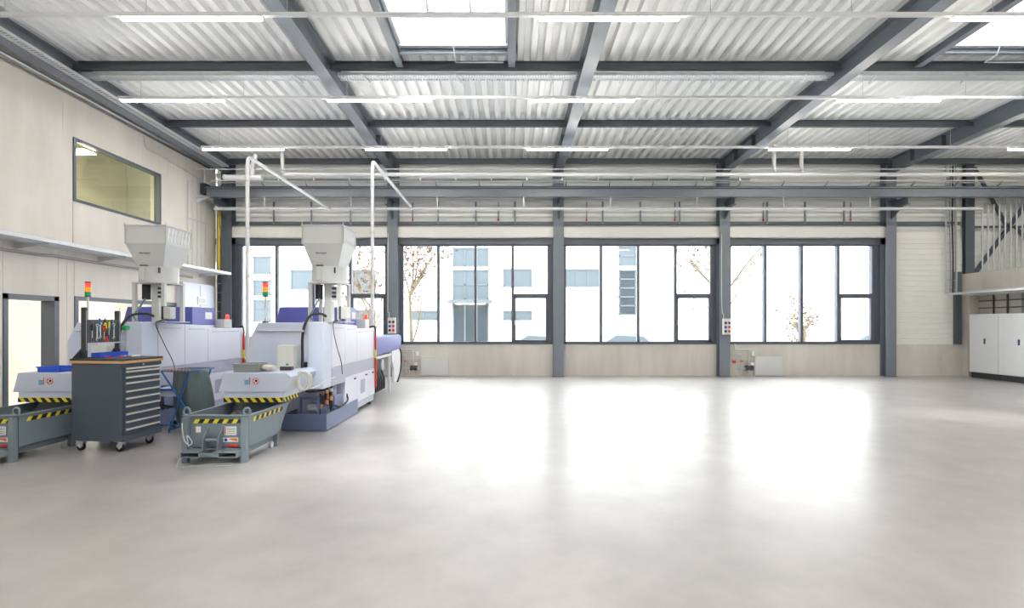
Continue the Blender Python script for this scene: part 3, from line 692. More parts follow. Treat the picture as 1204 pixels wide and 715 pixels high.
    MB().box(-.93, -.2, -.792, -.786, .545, .599).build('tape_plate', M_blue, d)
    m = MB(); m.box(-.67, -.62, -.803, -.801, .76, .82); m.build('information_sticker', M_sky, d)
    MB().box(-.615, -.6, -.803, -.801, .76, .85).build('orange_sticker', M_orange, d)
    m = MB(); m.cur = 0; m.cyl((-.53, -.8005, .805), (-.53, -.803, .805), .042, 24); m.cur = 1
    m.tube([(-.53+.036*math.cos(a*PI/12), -.804, .805+.036*math.sin(a*PI/12)) for a in range(24)], .0045, 5, True)
    m.cur = 2; m.ball((-.525, -.804, .81), .016, 8, 1, .1, 1); m.bar((-.555, -.804, .78), (-.525, -.804, .81), .008, .002, (0,1,0))
    m.cur = 1; m.bar((-.555, -.805, .83), (-.505, -.805, .78), .006, .002, (0,1,0))
    m.build('prohibition_sign', [M_paper, M_red, M_dark], d)
    # white control box, rod, hose
    c = MB().box(-.56, -.34, -.16, .055, .906, 1.22).build('control_box', M_whiteg, t, .006)
    MB().cyl((-.42, -.162, .96), (-.42, -.175, .96), .018, 10).build('cable_gland', M_green, c)
    MB().tube([(-.93, .04, 1.415), (-.24, .04, 1.415)], .012, 8).build('guide_rod', M_galv, t)
    m = MB(); m.box(-.84, -.28, .052, .058, .98, 1.10); m.build('front_hatch', M_blue, t)
    MB().box(-.26, -.235, .0, .058, .88, .98).build('latch', M_dark, t)
    MB().tube(curve([(-.10, .45, 1.62), (-.14, .30, 1.66), (-.22, .10, 1.62), (-.26, -.03, 1.40), (-.265, -.04, 1.0), (-.27, -.04, .72), (-.22, -.04, .59), (-.1, .08, .57), (-.05, .3, .57)], 8), .018, 10).build('thick_hose', M_dark, t)
    m = MB(); m.box(-.28, -.245, -.05, .04, 1.40, 1.43); m.build('hose_clamp', M_galv, t)
    # violet top cover, beacon, strip
    v = MB().prism([(-1.27, 1.495), (-1.27, 1.62), (-1.22, 1.80), (-.14, 1.80), (-.14, 1.495)], 'y', 1.39, 2.05).build('top_cover', M_violet, t, .012)
    MB().box(-.138, -.134, 1.75, 1.95, 1.6, 1.72).build('label_plate', M_paper, v)
    b = MB().box(-.16, .0, 2.1, 2.35, 1.441, 1.60).build('switch_box', M_hop, t, .006)
    m = MB().cyl((-.03, 2.25, 1.601), (-.03, 2.25, 1.66), .03, 14); m.ball((-.03, 2.25, 1.66), .03, 12); m.build('beacon_lens', M_redl, b)
    s = MB(); s.cur = 0; s.box(.003, .035, 2.72, 2.75, .3, .86); s.cur = 1; s.box(.003, .035, 2.72, 2.75, .86, 1.02); s.cur = 0; s.box(.003, .035, 2.72, 2.75, 1.02, 1.33)
    s.build('safety_strip', [M_red, M_yel], t)
    MB().tube(curve([(-.12, 2.76, 1.44), (-.05, 2.76, 1.47), (.0, 2.76, 1.45), (.018, 2.76, 1.33)], 5), .016, 8).build('strip_cable', M_dark, t)
    # far end unit with violet hood
    h_ = MB().prism([(2.8, .88), (2.8, 1.27), (5.0, 1.27), (5.12, 1.24), (5.17, 1.16), (5.12, 1.0), (5.0, .93)], 'x', -.95, .0).build('end_hood', M_violet, t, .02)
    e = MB()
    prof = [(4.25, .93), (5.05, .93), (5.13, .8), (5.12, .55), (5.0, .35), (4.75, .2), (4.45, .2), (4.45, .5), (4.25, .7)]
    e.prism(prof, 'x', -.06, -.01); e.build('end_frame', M_white, t, .004); MB().prism(prof, 'x', -.94, -.89).build('end_frame', M_white, t, .004)
    MB().tube(curve([(-.005, 5.0, .93), (-.005, 5.15, .8), (-.005, 5.14, .55), (-.005, 5.0, .34), (-.005, 4.78, .18)], 5), .022, 8).build('edge_trim', M_dark, t)
    MB().box(-.9, -.02, 2.8, 4.4, .82, .875).build('end_rail', M_white, t)
    MB().box(-.55, -.52, 2.8, 4.2, .52, .81).build('end_panel', M_white, t)
    MB().box(-.9, -.35, 2.8, 5.0, .15, .5).build('end_bed', M_base, t, .01)
    m = MB()
    for y in (3.1, 3.7, 4.3): m.cyl((-.3, y, .55), (-.3, y, .85), .05, 10)
    m.box(-.34, -.25, 3.0, 4.5, .5, .55); m.build('tie_bar_bracket', M_galv, t)
    MB().box(-.3, -.06, 2.95, 3.3, .58, .86).build('terminal_box', M_dgrey, t, .006)
    MB().cyl((-.25, 3.62, .66), (-.06, 3.62, .66), .12, 18).build('end_motor', M_galv, t)
    for i in range(5):
        y = 3.0+i*.17
        MB().tube(curve([(-.12, y, .56), (-.04, y-.08, .4), (-.05, y, .2), (-.1, y+.14, .17), (-.1, y+.2, .35), (-.14, y+.1, .56)], 6), .024, 8).build('coiled_hose', M_dgrey, t)
    MB().box(-.1, -.05, 4.2, 4.27, 0, .93).build('support_leg', M_white, t)
    MB().box(-.9, -.5, 3.0, 4.8, 0.001, .148).build('end_foot', M_dgrey, t)
    signal(t, -.89+.0, .2, 1.531, 1.90)
    return t
mc = machine()
m2 = copy_tree(mc); m2.location = (-5.14, 7.1, 0); m2['label'] = 'light blue injection moulding machine on the left, behind the tool trolley'

# material hoppers standing on the machines
def hopper():
    t = thing('material_hopper', 'light grey material hopper on the right machine', 'hopper', (-2.675, 7.6, 1.535), 0, 'material hoppers')
    zb = 1.535
    a = .29; z1 = 2.93-zb; z2 = 2.67-zb; z3 = 2.35-zb; b = .19
    m = MB()
    for s in range(4):
        c = [(-a,-a),(a,-a),(a,a),(-a,a)]; d = [(-b,-b),(b,-b),(b,b),(-b,b)]
        p, q = c[s], c[(s+1) % 4]; u, v = d[s], d[(s+1) % 4]
        m.quad([(*p, z2), (*q, z2), (*q, z1), (*p, z1)]); m.quad([(*u, z3), (*v, z3), (*q, z2), (*p, z2)])
    o = m.build('bin', M_hop, t); md = o.modifiers.new('wall', 'SOLIDIFY'); md.thickness = .006; md.offset = -1
    m = MB()
    for s in (-1, 1):
        m.box(-a-.012, a+.012, s*a-.012, s*a+.012, z1-.012, z1+.004); m.box(s*a-.012, s*a+.012, -a, a, z1-.012, z1+.004)
        for yy in (-a, a): m.cyl((s*(a+.006), yy, z2-.01), (s*(a+.006), yy, z1+.04), .006, 6)
    m.build('rim', M_hop, t)
    for s in (-1, 1):
        m = MB()
        for i in range(7):                             # pressed zigzag ribs on the side walls
            y = -a+.03+i*.078
            m.bar((s*(a+.004), y, z2+.03), (s*(a+.004), y+.035, z1-.03), .02, .014, (1,0,0))
            if i < 6: m.bar((s*(a+.004), y+.035, z1-.03), (s*(a+.004), y+.078, z2+.03), .01, .008, (1,0,0))
        m.build('side_rib', M_white, t)
    m = MB(); letters(m, 'MAXXEN', (-.115, -.2565, 1.0-.012), (1,0,0), Vector((0,.30,1)).normalized(), .026); m.build('lettering', M_print, t)
    m = MB(); m.tube([(0,0,z3-.23),(0,0,z3-.001)], .25, 32); m.tube([(0,0,z3-.07),(0,0,z3-.062)], .2535, 32); d = m.build('drum', M_hop, t)
    MB().box(-.10, -.03, -.262, -.24, z3-.2, z3-.01).build('hinge', M_hop, d); MB().box(.14, .155, -.23, -.20, z3-.1, z3-.02).build('latch', M_dgrey, d)
    MB().box(-.11, -.02, -.255, -.2, z3+.001, z3+.014).build('slot', M_dark, d)
    # stand
    for x, y in ((-.21, -.21), (.21, -.21), (-.21, .21), (.21, .21)):
        MB().bar((x, y, .012), (x, y, z3-.25), .05, .05, (0,1,0)).build('leg', M_hop, t, .003)
    m = MB()
    for s in (-1, 1): m.box(-.24, .24, s*.21-.025, s*.21+.025, z3-.249, z3-.232); m.box(s*.21-.025, s*.21+.025, -.24, .24, z3-.249, z3-.232)
    m.build('stand_ring', M_hop, t)
    MB().box(-.29, .29, -.27, .27, 0, .012).build('base_plate', M_hop, t)
    MB().box(-.06, .05, -.08, .06, .012, z3-.25).build('feed_pipe', M_hop, t, .004)
    MB().cyl((-.12, -.1, .34), (-.12, -.1, z3-.26), .055, 14).build('blower_motor', M_dark, t)
    m = MB()
    for z in (.36, .42, .48): m.box(.08, .14, -.15, -.13, z, z+.035)
    m.build('valve_terminal', M_dgrey, t); MB().box(.075, .15, -.128, -.11, .3, .53).build('valve_plate', M_paper, t)
    c = MB().box(.26, .36, -.3, -.17, .05, .22).build('control_unit', M_hop, t, .01); MB().box(.235, .259, -.3, -.17, .04, .23).build('unit_cover', M_dgrey, c)
    MB().tube([(.15, -.28, .013), (.18, -.29, .013), (.31, -.31, .03), (.31, -.31, .05)], .008, 6).build('cable', M_dgrey, t)
    MB().tube(curve([(-.1, -.15, .35), (-.16, -.2, .2), (-.19, -.26, .1), (-.15, -.262, .02)], 6), .012, 8).build('blue_cable', mat('blue_grey_cable', (110, 130, 150), .5), t)
    return t
hp = hopper()
h2 = copy_tree(hp); h2.location = (-5.215, 7.6, 1.535); h2['label'] = 'light grey material hopper on the left machine, below the wall window'

# hanging cable from each hopper unit down the machine's side
for x, lb in ((-2.56, 'right'), (-5.10, 'left')):
    tag(MB().tube(curve([(x+.09, 7.34, 1.57), (x+.03, 7.32, 1.5), (x+.0, 7.55, 1.2), (x+.02, 7.7, .95), (x+.01, 7.78, .75)], 8), .006, 6).build('hanging_cable', M_dgrey), 'thin grey cable hanging down the side of the %s machine' % lb, 'cable')

# ------------------------------------------------------------------ tipping skips
def skip():
    t = thing('tipping_skip', 'grey tipping skip with hazard tape below the right machine chute', 'skip', (-3.21, 5.6, 0), 0, 'tipping skips')
    wv = .35; zt = .5
    prof = [(.0, .155), (.72, .155), (1.02, zt), (.0, zt)]
    m = MB()
    for s in (-1, 1): m.prism(prof, 'x', s*wv, s*(wv-.008))
    m.box(-wv, wv, 0, .008, .155, zt); m.box(-wv, wv, 0, .72, .155, .163)
    m.hexa([(-wv, .72, .155), (wv, .72, .155), (wv, .73, .155), (-wv, .73, .155), (-wv, 1.01, zt), (wv, 1.01, zt), (wv, 1.02, zt), (-wv, 1.02, zt)])
    m.build('trough', M_skip, t)
    m = MB(); m.box(-wv-.02, wv+.02, -.02, .015, zt-.005, zt+.012); m.box(-wv-.02, -wv+.012, .015, 1.03, zt-.005, zt+.012); m.box(wv-.012, wv+.02, .015, 1.03, zt-.005, zt+.012); m.box(-wv, wv, 1.0, 1.035, zt-.005, zt+.012)
    m.build('rim', M_skip, t, .003)
    for x, y, h in ((wv-.03, -.03, .49), (-wv+.03, -.03, .49), (wv-.03, .72, .2), (-wv+.03, .72, .2)):
        MB().box(x-.03, x+.03, y-.03, y+.028, 0, h).build('leg', M_skip, t, .004)
    for s in (-1, 1):
        p = MB(); a = s*.2
        for (x0, x1, z0, z1) in ((a-.1, a+.1, .13, .138), (a-.1, a+.1, .08, .088), (a-.1, a-.092, .088, .13), (a+.092, a+.1, .088, .13)): p.box(x0, x1, -.16, .8, z0, z1)
        p.build('fork_pocket', M_skip, t); 
    MB().box(-.3, .3, -.04, -.032, .139, .154).build('cross_bar', M_skip, t)
    MB().box(-.1, .1, -.16, -.15, .09, .13).build('cross_bar', M_skip, t)
    m = MB()
    for s in (-.1, .06): m.prism([(-.005, .14), (-.12, .14), (-.1, .28), (-.005, .38)], 'x', s, s+.012)
    m.cyl((-.09, -.06, .25), (.075, -.06, .25), .02, 10); m.build('tipping_latch', M_skip, t)
    for x, y in ((wv-.02, 0), (-wv+.02, 0)):
        MB().tube([(x+.035*math.cos(a*PI/10), y, zt+.045+.045*math.sin(a*PI/10)) for a in range(20)], .012, 8, True).build('lifting_eye', M_skip, t)
    MB().tube([(wv+.0, .97+.035*math.cos(a*PI/10), zt+.045+.045*math.sin(a*PI/10)) for a in range(20)], .012, 8, True).build('lifting_eye', M_skip, t)
    def par(m, o, u, v, L, H, sh):
        o, u, v = Vector(o), Vector(u), Vector(v); n = u.cross(v)*.002
        q = [o, o+u*L, o+u*(L+sh)+v*H, o+u*sh+v*H]; m.hexa(q+[a+n for a in q])
    m = MB()
    for i in range(5):
        m.cur = 0; par(m, (-.26+i*.105, -.001, .42), (1,0,0), (0,0,1), .05, .045, .03)
        m.cur = 1; par(m, (-.26+.05+i*.105, -.001, .42), (1,0,0), (0,0,1), .055, .045, .03)
    m.build('hazard_tape', [M_yel, M_blk], t); m = MB()
    for i in range(6):
        m.cur = 0; par(m, (wv+.001, .09+i*.12, .425), (0,1,0), (0,0,1), .05, .045, .03)
        m.cur = 1; par(m, (wv+.001, .14+i*.12, .425), (0,1,0), (0,0,1), .07, .045, .03)
    m.build('hazard_tape', [M_yel, M_blk], t)
    MB().box(-.23, -.175, -.003, -.001, .32, .385).build('small_label', M_paper, t)
    m = MB(); m.cur = 0; m.box(.085, .215, -.003, -.001, .29, .385); m.cur = 1; m.box(.09, .1, -.005, -.0031, .3, .38); m.cur = 2
    for z in (.305, .325, .345, .362): m.box(.11, .205, -.0045, -.0031, z, z+.006)
    m.build('instruction_label', [M_paper, M_red, M_crate], t)
    m = MB(); m.cur = 0; m.box(.07, .235, -.003, -.001, .215, .262); m.cur = 1; m.cyl((.10, -.0031, .238), (.10, -.006, .238), .018, 14); m.cur = 2
    m.hexa([(.14, -.006, .245), (.225, -.006, .22), (.225, -.003, .22), (.14, -.003, .245), (.15, -.006, .256), (.225, -.006, .255), (.225, -.003, .255), (.15, -.003, .256)]); m.build('warning_label', [M_paper, M_cblue, M_orange], t)
    MB().box(.12, .24, -.02, -.004, .165, .185).build('red_reflector', M_red, t)
    MB().tube(curve([(-.335, -.075, .44), (-.32, -.09, .34), (-.3, -.08, .24), (-.24, -.09, .2), (-.22, -.09, .24), (-.28, -.08, .3), (-.26, -.08, .18)], 6), .007, 6).build('chain', M_galv, t)
    for x in (.29, -.29): MB().cyl((x, .62, .04), (x+.03, .62, .04), .04, 12).build('wheel', M_galv, t)
    return t
sk = skip(); s2 = copy_tree(sk); s2.location = (-5.74, 5.6, 0); s2['label'] = 'grey tipping skip cut off by the left edge of the photo'
def scrap(x, lb):
    m = MB(); nx, ny = 16, 18; P = []
    for j in range(ny):
        r = []
        for i in range(nx):
            u, v = i/(nx-1), j/(ny-1)
            hgt = .20+.26*math.exp(-((v-.75)**2)/.06)*math.sin(PI*u)**.6 + random.uniform(-.012, .012)
            if i in (0, nx-1) or j in (0, ny-1): hgt = .19
            r.append((x-.33+.66*u, 5.63+.02+.68*v, hgt))
        P.append(r)
    for j in range(ny-1):
        for i in range(nx-1): m.quad([P[j][i], P[j][i+1], P[j+1][i+1], P[j+1][i]])
    for _ in range(90):
        u, v = random.random(), random.uniform(.5, .95)
        c = Vector((x-.25+.5*u, 5.65+.66*v, .22+.235*math.exp(-((v-.75)**2)/.06)*math.sin(PI*u)**.6)); d = Vector((random.uniform(-1, 1), random.uniform(-1, 1), random.uniform(-.3, .6))).normalized()*.035
        m.bar(c-d, c+d, .008, .004)
    tag(m.build('metal_scrap', M_scrap), lb, 'scrap', kind='stuff')
scrap(-3.21, 'dark tangled scrap lying in the skip below the right machine')
scrap(-5.74, 'dark scrap lying in the skip at the left edge')
tag(MB().tube(curve([(-3.5, 5.52, .006), (-3.3, 5.40, .006), (-3.0, 5.42, .006), (-2.97, 5.5, .006), (-3.2, 5.47, .006), (-3.45, 5.36, .006), (-3.58, 5.5, .006), (-3.62, 5.75, .15), (-3.6, 5.8, .35)], 8), .004, 6).build('floor_cable', M_galv), 'thin pale cable lying in loops under the front of the right skip', 'cable')

# things on the discharge boxes
t = thing('plastic_crate', 'grey plastic crate on top of the right machine chute', 'crate', (-3.31, 6.52, .906))
m = MB(); a, b = .155, .11
m.hexa([(-a, -b, 0), (a, -b, 0), (a, b, 0), (-a, b, 0), (-a, -b, .006), (a, -b, .006), (a, b, .006), (-a, b, .006)])
for (x0, x1, y0, y1) in ((-a, a, -b, -b+.006), (-a, a, b-.006, b), (-a, -a+.006, -b, b), (a-.006, a, -b, b)): m.box(x0, x1, y0, y1, 0, .105)
m.box(-a-.01, a+.01, -b-.01, -b+.004, .088, .105); m.box(-a-.01, a+.01, b-.004, b+.01, .088, .105); m.box(-a-.01, -a+.004, -b, b, .088, .105); m.box(a-.004, a+.01, -b, b, .088, .105)
for x in (-.1, 0, .1): m.box(x-.003, x+.003, -b-.006, -b, 0, .088)
m.build('body', M_crate, t, .002)
m = MB()
for i in range(9):
    m.ball((-3.05+random.uniform(-.07, .07), 6.5+random.uniform(-.06, .06), .906+.035+random.uniform(-.004, .03)), random.uniform(.03, .045), 10, 1.2, 1, .75)
tag(m.build('rag_heap', M_rag), 'crumpled cream rags lying beside the grey crate', 'rags')
t = thing('tool_holder', 'small grey holder beside the white control box on the right machine', 'holder', (-2.9, 6.68, .906)); MB().box(-.09, .06, -.04, .04, 0, .05).build('body', M_dgrey, t, .004); MB().box(-.085, .055, -.035, .035, .05, .06).build('insert', M_galv, t)
t = thing('cable_coil', 'coil of white cable hanging beside the right machine chute', 'cable coil', (-2.64, 6.55, .78))
m = MB()
for i in range(6):
    r = .115-.006*(i % 3); ox = .012*(i-3)
    m.tube([(ox+(.065+.004*i)*math.cos(a*PI/14), .01*(i % 2), r*math.sin(a*PI/14)*1.08) for a in range(28)], .008, 7, True)
m.tube(curve([(.05, 0, -.1), (.1, .1, -.1), (.2, .3, -.02), (.24, .5, .0)], 6), .008, 7); m.build('coil', M_whiteg, t)
MB().box(-.13, -.09, -.03, .0, -.02, .10).build('yellow_tag', M_yel, t)
t = thing('storage_bin', 'blue plastic bin on top of the left machine chute', 'bin', (-5.78, 6.5, .906))
m = MB(); m.box(-.14, .14, -.1, .1, 0, .005)
for (x0, x1, y0, y1) in ((-.14, .14, -.1, -.095), (-.14, .14, .095, .1), (-.14, -.135, -.1, .1), (.135, .14, -.1, .1)): m.box(x0, x1, y0, y1, 0, .07)
m.box(-.15, .15, -.11, -.1, .055, .07); m.build('body', M_cblue, t)

# ------------------------------------------------------------------ tool trolley with pegboard
RZ = -math.radians(6)
TL = (-4.51, 5.96, 0)
t = thing('tool_trolley', 'dark grey tool trolley with ten drawers and wooden worktop', 'tool trolley', TL, RZ)
W_, D_ = .67, .57
MB().box(-W_, -.022, 0, D_, .13, 1.045).build('body', M_trol, t, .006)
MB().box(-.0215, -.002, .0, D_, .13, .20).build('kick_plate', M_trol, t); MB().box(-.0215, -.002, 0, D_, 1.0, 1.045).build('top_rail', M_trol, t)
MB().cyl((-.001, D_*.5, 1.02), (.006, D_*.5, 1.02), .012, 10).build('lock', M_galv, t)
MB().box(-W_*.4, -W_*.08, -.004, -.0005, 1.025, 1.035).build('blue_strip', M_tblue, t)
hz = [.985, .948, .879, .811, .715, .631, .539, .447, .355, .268]; tops = [.998]+[(hz[i]+.022) for i in range(1, 10)]
for i in range(10):
    zt_ = hz[i]+.014; zb_ = hz[i+1]+.018 if i < 9 else .203
    d = MB().box(-.0215, -.002, .03, D_-.03, zb_, zt_).build('drawer', M_trol, t, .002)
    MB().box(-.0015, .014, .035, D_-.035, hz[i]-.012, hz[i]+.008).build('handle', M_alu, d, .003)
m = MB(); m.box(-W_-.015, .015, -.015, D_+.015, 1.0455, 1.075); m.build('worktop', M_wood, t, .003)
MB().box(-W_-.012, .012, -.012, D_+.012, 1.0755, 1.10).build('worktop_mat', M_dgrey, t, .003)
for x, y in ((-W_+.07, .07), (-.09, .07), (-W_+.07, D_-.07), (-.09, D_-.07)):
    c = MB(); c.box(x-.045, x+.045, y-.045, y+.045, .118, .1295); c.prism([(x-.05, .055), (x-.02, .117), (x+.04, .117), (x+.02, .05)], 'y', y-.022, y-.016); c.prism([(x-.05, .055), (x-.02, .117), (x+.04, .117), (x+.02, .05)], 'y', y+.016, y+.022)
    c = c.build('caster', M_galv, t); MB().cyl((x-.015, y-.014, .048), (x-.015, y+.014, .048), .048, 18).build('wheel', M_dark, c); MB().cyl((x-.015, y-.0155, .048), (x-.015, y+.0155, .048), .018, 12).build('hub', M_galv, c)
# pegboard
t = thing('pegboard_rack', 'dark perforated pegboard on two uprights standing on the tool trolley', 'pegboard', TL, RZ)
xb = -W_+.05; zb = 1.1005
for y in (.13, D_+.02):
    u = MB(); u.box(xb-.03, xb+.03, y-.03, y, zb, 1.71 if y < .3 else 1.68)
    u.prism([(y-.03, zb), (y-.15, zb), (y-.03, zb+.12)], 'x', xb-.028, xb-.02) if y < .3 else u.prism([(y-.03, zb), (y-.13, zb), (y-.03, zb+.11)], 'x', xb-.028, xb-.02)
    u.box(xb-.03, xb+.14, y-.03, y, zb, zb+.012); u.build('upright', M_dgrey, t, .003)
    mm = MB(); mm.box(xb+.0302, xb+.0308, y-.024, y-.006, zb+.09, zb+.57)
    for i in range(12): mm.box(xb+.0305, xb+.032, y-.022, y-.008, zb+.1+i*.045, zb+.12+i*.045)
    mm.build('slot_strip', M_crate, t)
m = MB(); ya, yb = .131, D_-.012
for i in range(15): yy = ya+(yb-ya)*i/14; m.box(xb+.028, xb+.034, yy-.010, yy+.010, 1.285, 1.555)
for i in range(11): zz = 1.285+.27*i/10; m.box(xb+.027, xb+.033, ya, yb, zz-.008, zz+.008)
m.build('perforated_board', M_dgrey, t)
MB().box(xb+.036, xb+.16, ya, yb, 1.272, 1.284).build('shelf', M_galv, t)
Rm = Matrix.Rotation(RZ, 4, 'Z')
def on_trolley(x, y, z): p = Rm @ Vector((x, y, z)); return (p.x+TL[0], p.y+TL[1], z)
def screwdriver(mt):
    t = thing('screwdriver', '', 'screwdriver'); MB().cyl((0, 0, -.01), (0, 0, .07), .011, 8).build('handle', mt, t); MB().cyl((0, 0, -.10), (0, 0, -.011), .004, 6).build('blade', M_galv, t); return t
def wrench():
    t = thing('wrench', '', 'wrench'); m = MB(); m.bar((0, 0, -.08), (0, 0, .06), .014, .005, (1,0,0))
    m.tube([(0, .016*math.cos(a*PI/6), .075+.016*math.sin(a*PI/6)) for a in range(12)], .005, 6, True); m.tube([(0, .014*math.cos(a*PI/6), -.095+.014*math.sin(a*PI/6)) for a in range(10)], .005, 6); m.build('shank', M_galv, t); return t
def pliers(mt):
    t = thing('pliers', '', 'pliers'); MB().tube([(0, -.02, -.08), (0, -.016, -.04), (0, 0, 0)], .007, 7).build('grip', mt, t); MB().tube([(0, .02, -.08), (0, .016, -.04), (0, 0, 0)], .007, 7).build('grip', mt, t); MB().prism([(-.012, 0), (.012, 0), (.004, .05), (-.004, .05)], 'x', -.005, .005).build('jaw', M_dgrey, t); return t
kit = [(screwdriver(M_red), .33, 1.42, 'red handled screwdriver on the pegboard middle'), (screwdriver(M_yel), .40, 1.47, 'yellow handled screwdriver on the pegboard, right of the red one'), (pliers(M_yel), .345, 1.53, 'yellow gripped pliers at the top of the pegboard'),
       (pliers(M_tblue), .44, 1.52, 'blue gripped pliers at the top of the pegboard'), (wrench(), .235, 1.42, 'steel wrench hanging left of the red screwdriver'), (wrench(), .28, 1.44, 'steel wrench hanging nearest the red screwdriver'), (screwdriver(M_tblue), .27, 1.51, 'blue handled screwdriver high on the pegboard'),
       (pliers(M_red), .36, 1.36, 'red gripped pliers low on the pegboard'), (screwdriver(M_dark), .17, 1.44, 'long black screwdriver at the left end of the pegboard'), (wrench(), .47, 1.43, 'steel wrench at the right end of the pegboard')]
for o, y, z, lb in kit:
    o.location = on_trolley(xb+.05, y, z); o.rotation_euler = (0, 0, RZ); o['label'] = lb; o['group'] = 'tools on the pegboard'
t = thing('tape_roll', 'green roll hooked at the right end of the pegboard', 'tape roll', on_trolley(xb+.08, D_+.045, 1.46), RZ); MB().cyl((-.03, 0, 0), (.03, 0, 0), .032, 16).build('roll', M_green, t)
for k in range(3):
    t = thing('storage_bin', 'bright blue open bin on the trolley worktop, %s from the left' % ORD[k], 'bin', on_trolley(xb+.11, .22+k*.135, 1.1005), RZ, 'blue bins under the pegboard')
    m = MB(); m.box(-.06, .06, -.066, .066, 0, .004)
    for (x0, x1, y0, y1) in ((-.06, .06, -.066, -.062), (-.06, .06, .062, .066), (-.06, -.056, -.066, .066), (.056, .06, -.066, .066)): m.box(x0, x1, y0, y1, .004, .06)
    m.build('body', M_cblue, t)
for k, (x, y, a, mt, lb) in enumerate(((-.30, .30, .5, M_red, 'red handled file lying on the trolley worktop'), (-.22, .42, -.3, M_paper, 'white handled file lying on the trolley worktop'), (-.36, .18, 1.1, M_red, 'short red screwdriver lying at the front of the worktop'))):
    t = thing('hand_tool', lb, 'hand tool', on_trolley(x, y, 1.112), a+RZ); MB().cyl((0, -.05, 0), (0, .05, 0), .0115, 8).build('handle', mt, t); MB().cyl((0, .051, 0), (0, .18, 0), .005, 6).build('blade', M_galv, t)

# ------------------------------------------------------------------ waste bag stand
t = thing('waste_bag_stand', 'blue tubular stand holding a dark waste bag between trolley and right skip', 'waste bag stand', (-4.58, 7.3, 0))
f = MB(); r = .012
for y in (-.26, .26):
    f.tube([(-.23, y, .88), (.12, y, .01)] if 0 else [(.16, y, .86), (-.12, y-.0, .012)], r, 8); f.tube([(-.22, y, .86), (.14, y, .3), (.14, y, .05)], r, 8)
f.tube([(-.22, -.26, .86), (.2, -.26, .86), (.2, .26, .86), (-.22, .26, .86)], r, 8, True)
f.tube([(-.35, -.26, .12), (.14, -.26, .12)], r, 8); f.tube([(-.35, .26, .12), (.14, .26, .12)], r, 8); f.tube([(-.12, -.26, .05), (-.12, .26, .05)], r, 8)
f.build('tube_frame', M_tblue, t)
m = MB(); R = []
for j in range(15):
    q = j/14; z = .875-.80*q
    rx = .20+.05*math.sin(q*2.6); ry = .19+.03*math.sin(q*3); cx_ = .02+.10*q
    R.append([(cx_+rx*math.cos(a)*(1+.06*math.sin(7*a+q)), ry*math.sin(a)*(1+.08*math.sin(9*a+2*q)), z) for a in [2*PI*k/48 for k in range(48)]])
R.append([(.12+(p[0]-.12)*.3, p[1]*.3, .06) for p in R[-1]])
m.rings(R[::-1], caps=False); o = m.build('bag', M_bag, t); o.modifiers.new('thick', 'SOLIDIFY').thickness = .003
m = MB(); 
for a in range(8): m.box(-.16+a*.045, -.14+a*.045, -.285, -.245, .86, .885)
m.build('bag_clip', M_copper, t)
MB().box(-.40, -.06, -.19, .19, .50, .60).build('side_tray', M_blue, t, .01); MB().tube([(-.40, -.205, .60), (-.05, -.205, .60)], .012, 8).build('tray_rail', M_tblue, t)
for y in (-.2, .2): MB().cyl((-.35, y-.015, .05), (-.35, y+.015, .05), .05, 16).build('wheel', M_dark, t)

# ------------------------------------------------------------------ items by the left corner
t = thing('wall_cabinet', 'tall pale cabinet against the left wall near the corner', 'cabinet', (XL+.001, 13.25, 0)); MB().box(0, .16, 0, 1.4, .02, 2.62).build('body', M_blue2, t, .01)
MB().box(.161, .18, .02, .68, .1, 2.57).build('door', M_blue2, t, .005); MB().box(.161, .18, .70, 1.38, .1, 2.57).build('door', M_blue2, t, .005)
m = MB(); m.box(0, .16, 0, 1.4, 0, .019); m.build('foot', M_dgrey, t)
t = thing('door_closer_box', 'small white notice box fixed to the pale cabinet', 'box', (XL+.185, 13.8, 2.05)); MB().box(0, .03, 0, .35, 0, .22).build('casing', M_paper, t, .005); MB().box(.0305, .034, .03, .32, .05, .17).build('label_plate', M_hop, t)

# ------------------------------------------------------------------ outside
tag(MB().box(-60, 60, WALL+.3, 75, -.7, -.46).build('floor_outside', M_pave), kind='structure')
t = thing('office_building', 'long white office building across the street behind all the windows', 'building', (0, 34, -.46))
FX = lambda px: (px-599)/600*34.0
FZ = lambda py: 1.96+(382-py)/600*34.0
MB().box(-34, 34, 0, 10, 0, 13).build('wall', M_fac, t)
def fwin(px0, px1, py0, py1, nx=1, nz=1, mt=M_fwin):
    x0, x1, z0, z1 = FX(px0), FX(px1), FZ(py1), FZ(py0)
    m = MB()
    for i in range(nx+1): x = x0+(x1-x0)*i/nx; m.box(x-.05, x+.05, -.09, -.001, z0, z1)
    for j in range(nz+1): z = z0+(z1-z0)*j/nz; m.box(x0-.05, x1+.05, -.09, -.001, z-.05, z+.05)
    o = m.build('window', M_ffrm, t); MB().box(x0, x1, -.05, -.002, z0, z1).build('pane', mt, o)
fwin(533, 574, 318, 352, 3, 2); fwin(533, 574, 358, 403, 3, 1, M_fdark); fwin(533, 574, 292, 313, 3, 1)
fwin(592, 625, 317, 337, 2, 1); fwin(592, 625, 366, 376, 2, 1); fwin(664, 705, 317, 337, 3, 1); fwin(482, 514, 366, 376, 2, 1)
fwin(728, 747, 290, 312, 1, 2); fwin(728, 747, 318, 370, 1, 5, M_fdark)
fwin(299, 318, 302, 322, 1, 1); fwin(299, 318, 330, 347, 1, 1); fwin(299, 318, 353, 378, 1, 1); fwin(343, 367, 318, 340, 1, 1); fwin(415, 440, 318, 345, 1, 1); fwin(343, 367, 362, 385, 1, 1); fwin(415, 440, 365, 385, 1, 1)
MB().box(FX(528), FX(579), -.7, -.1, FZ(357), FZ(353)).build('door_canopy', M_ffrm, t)
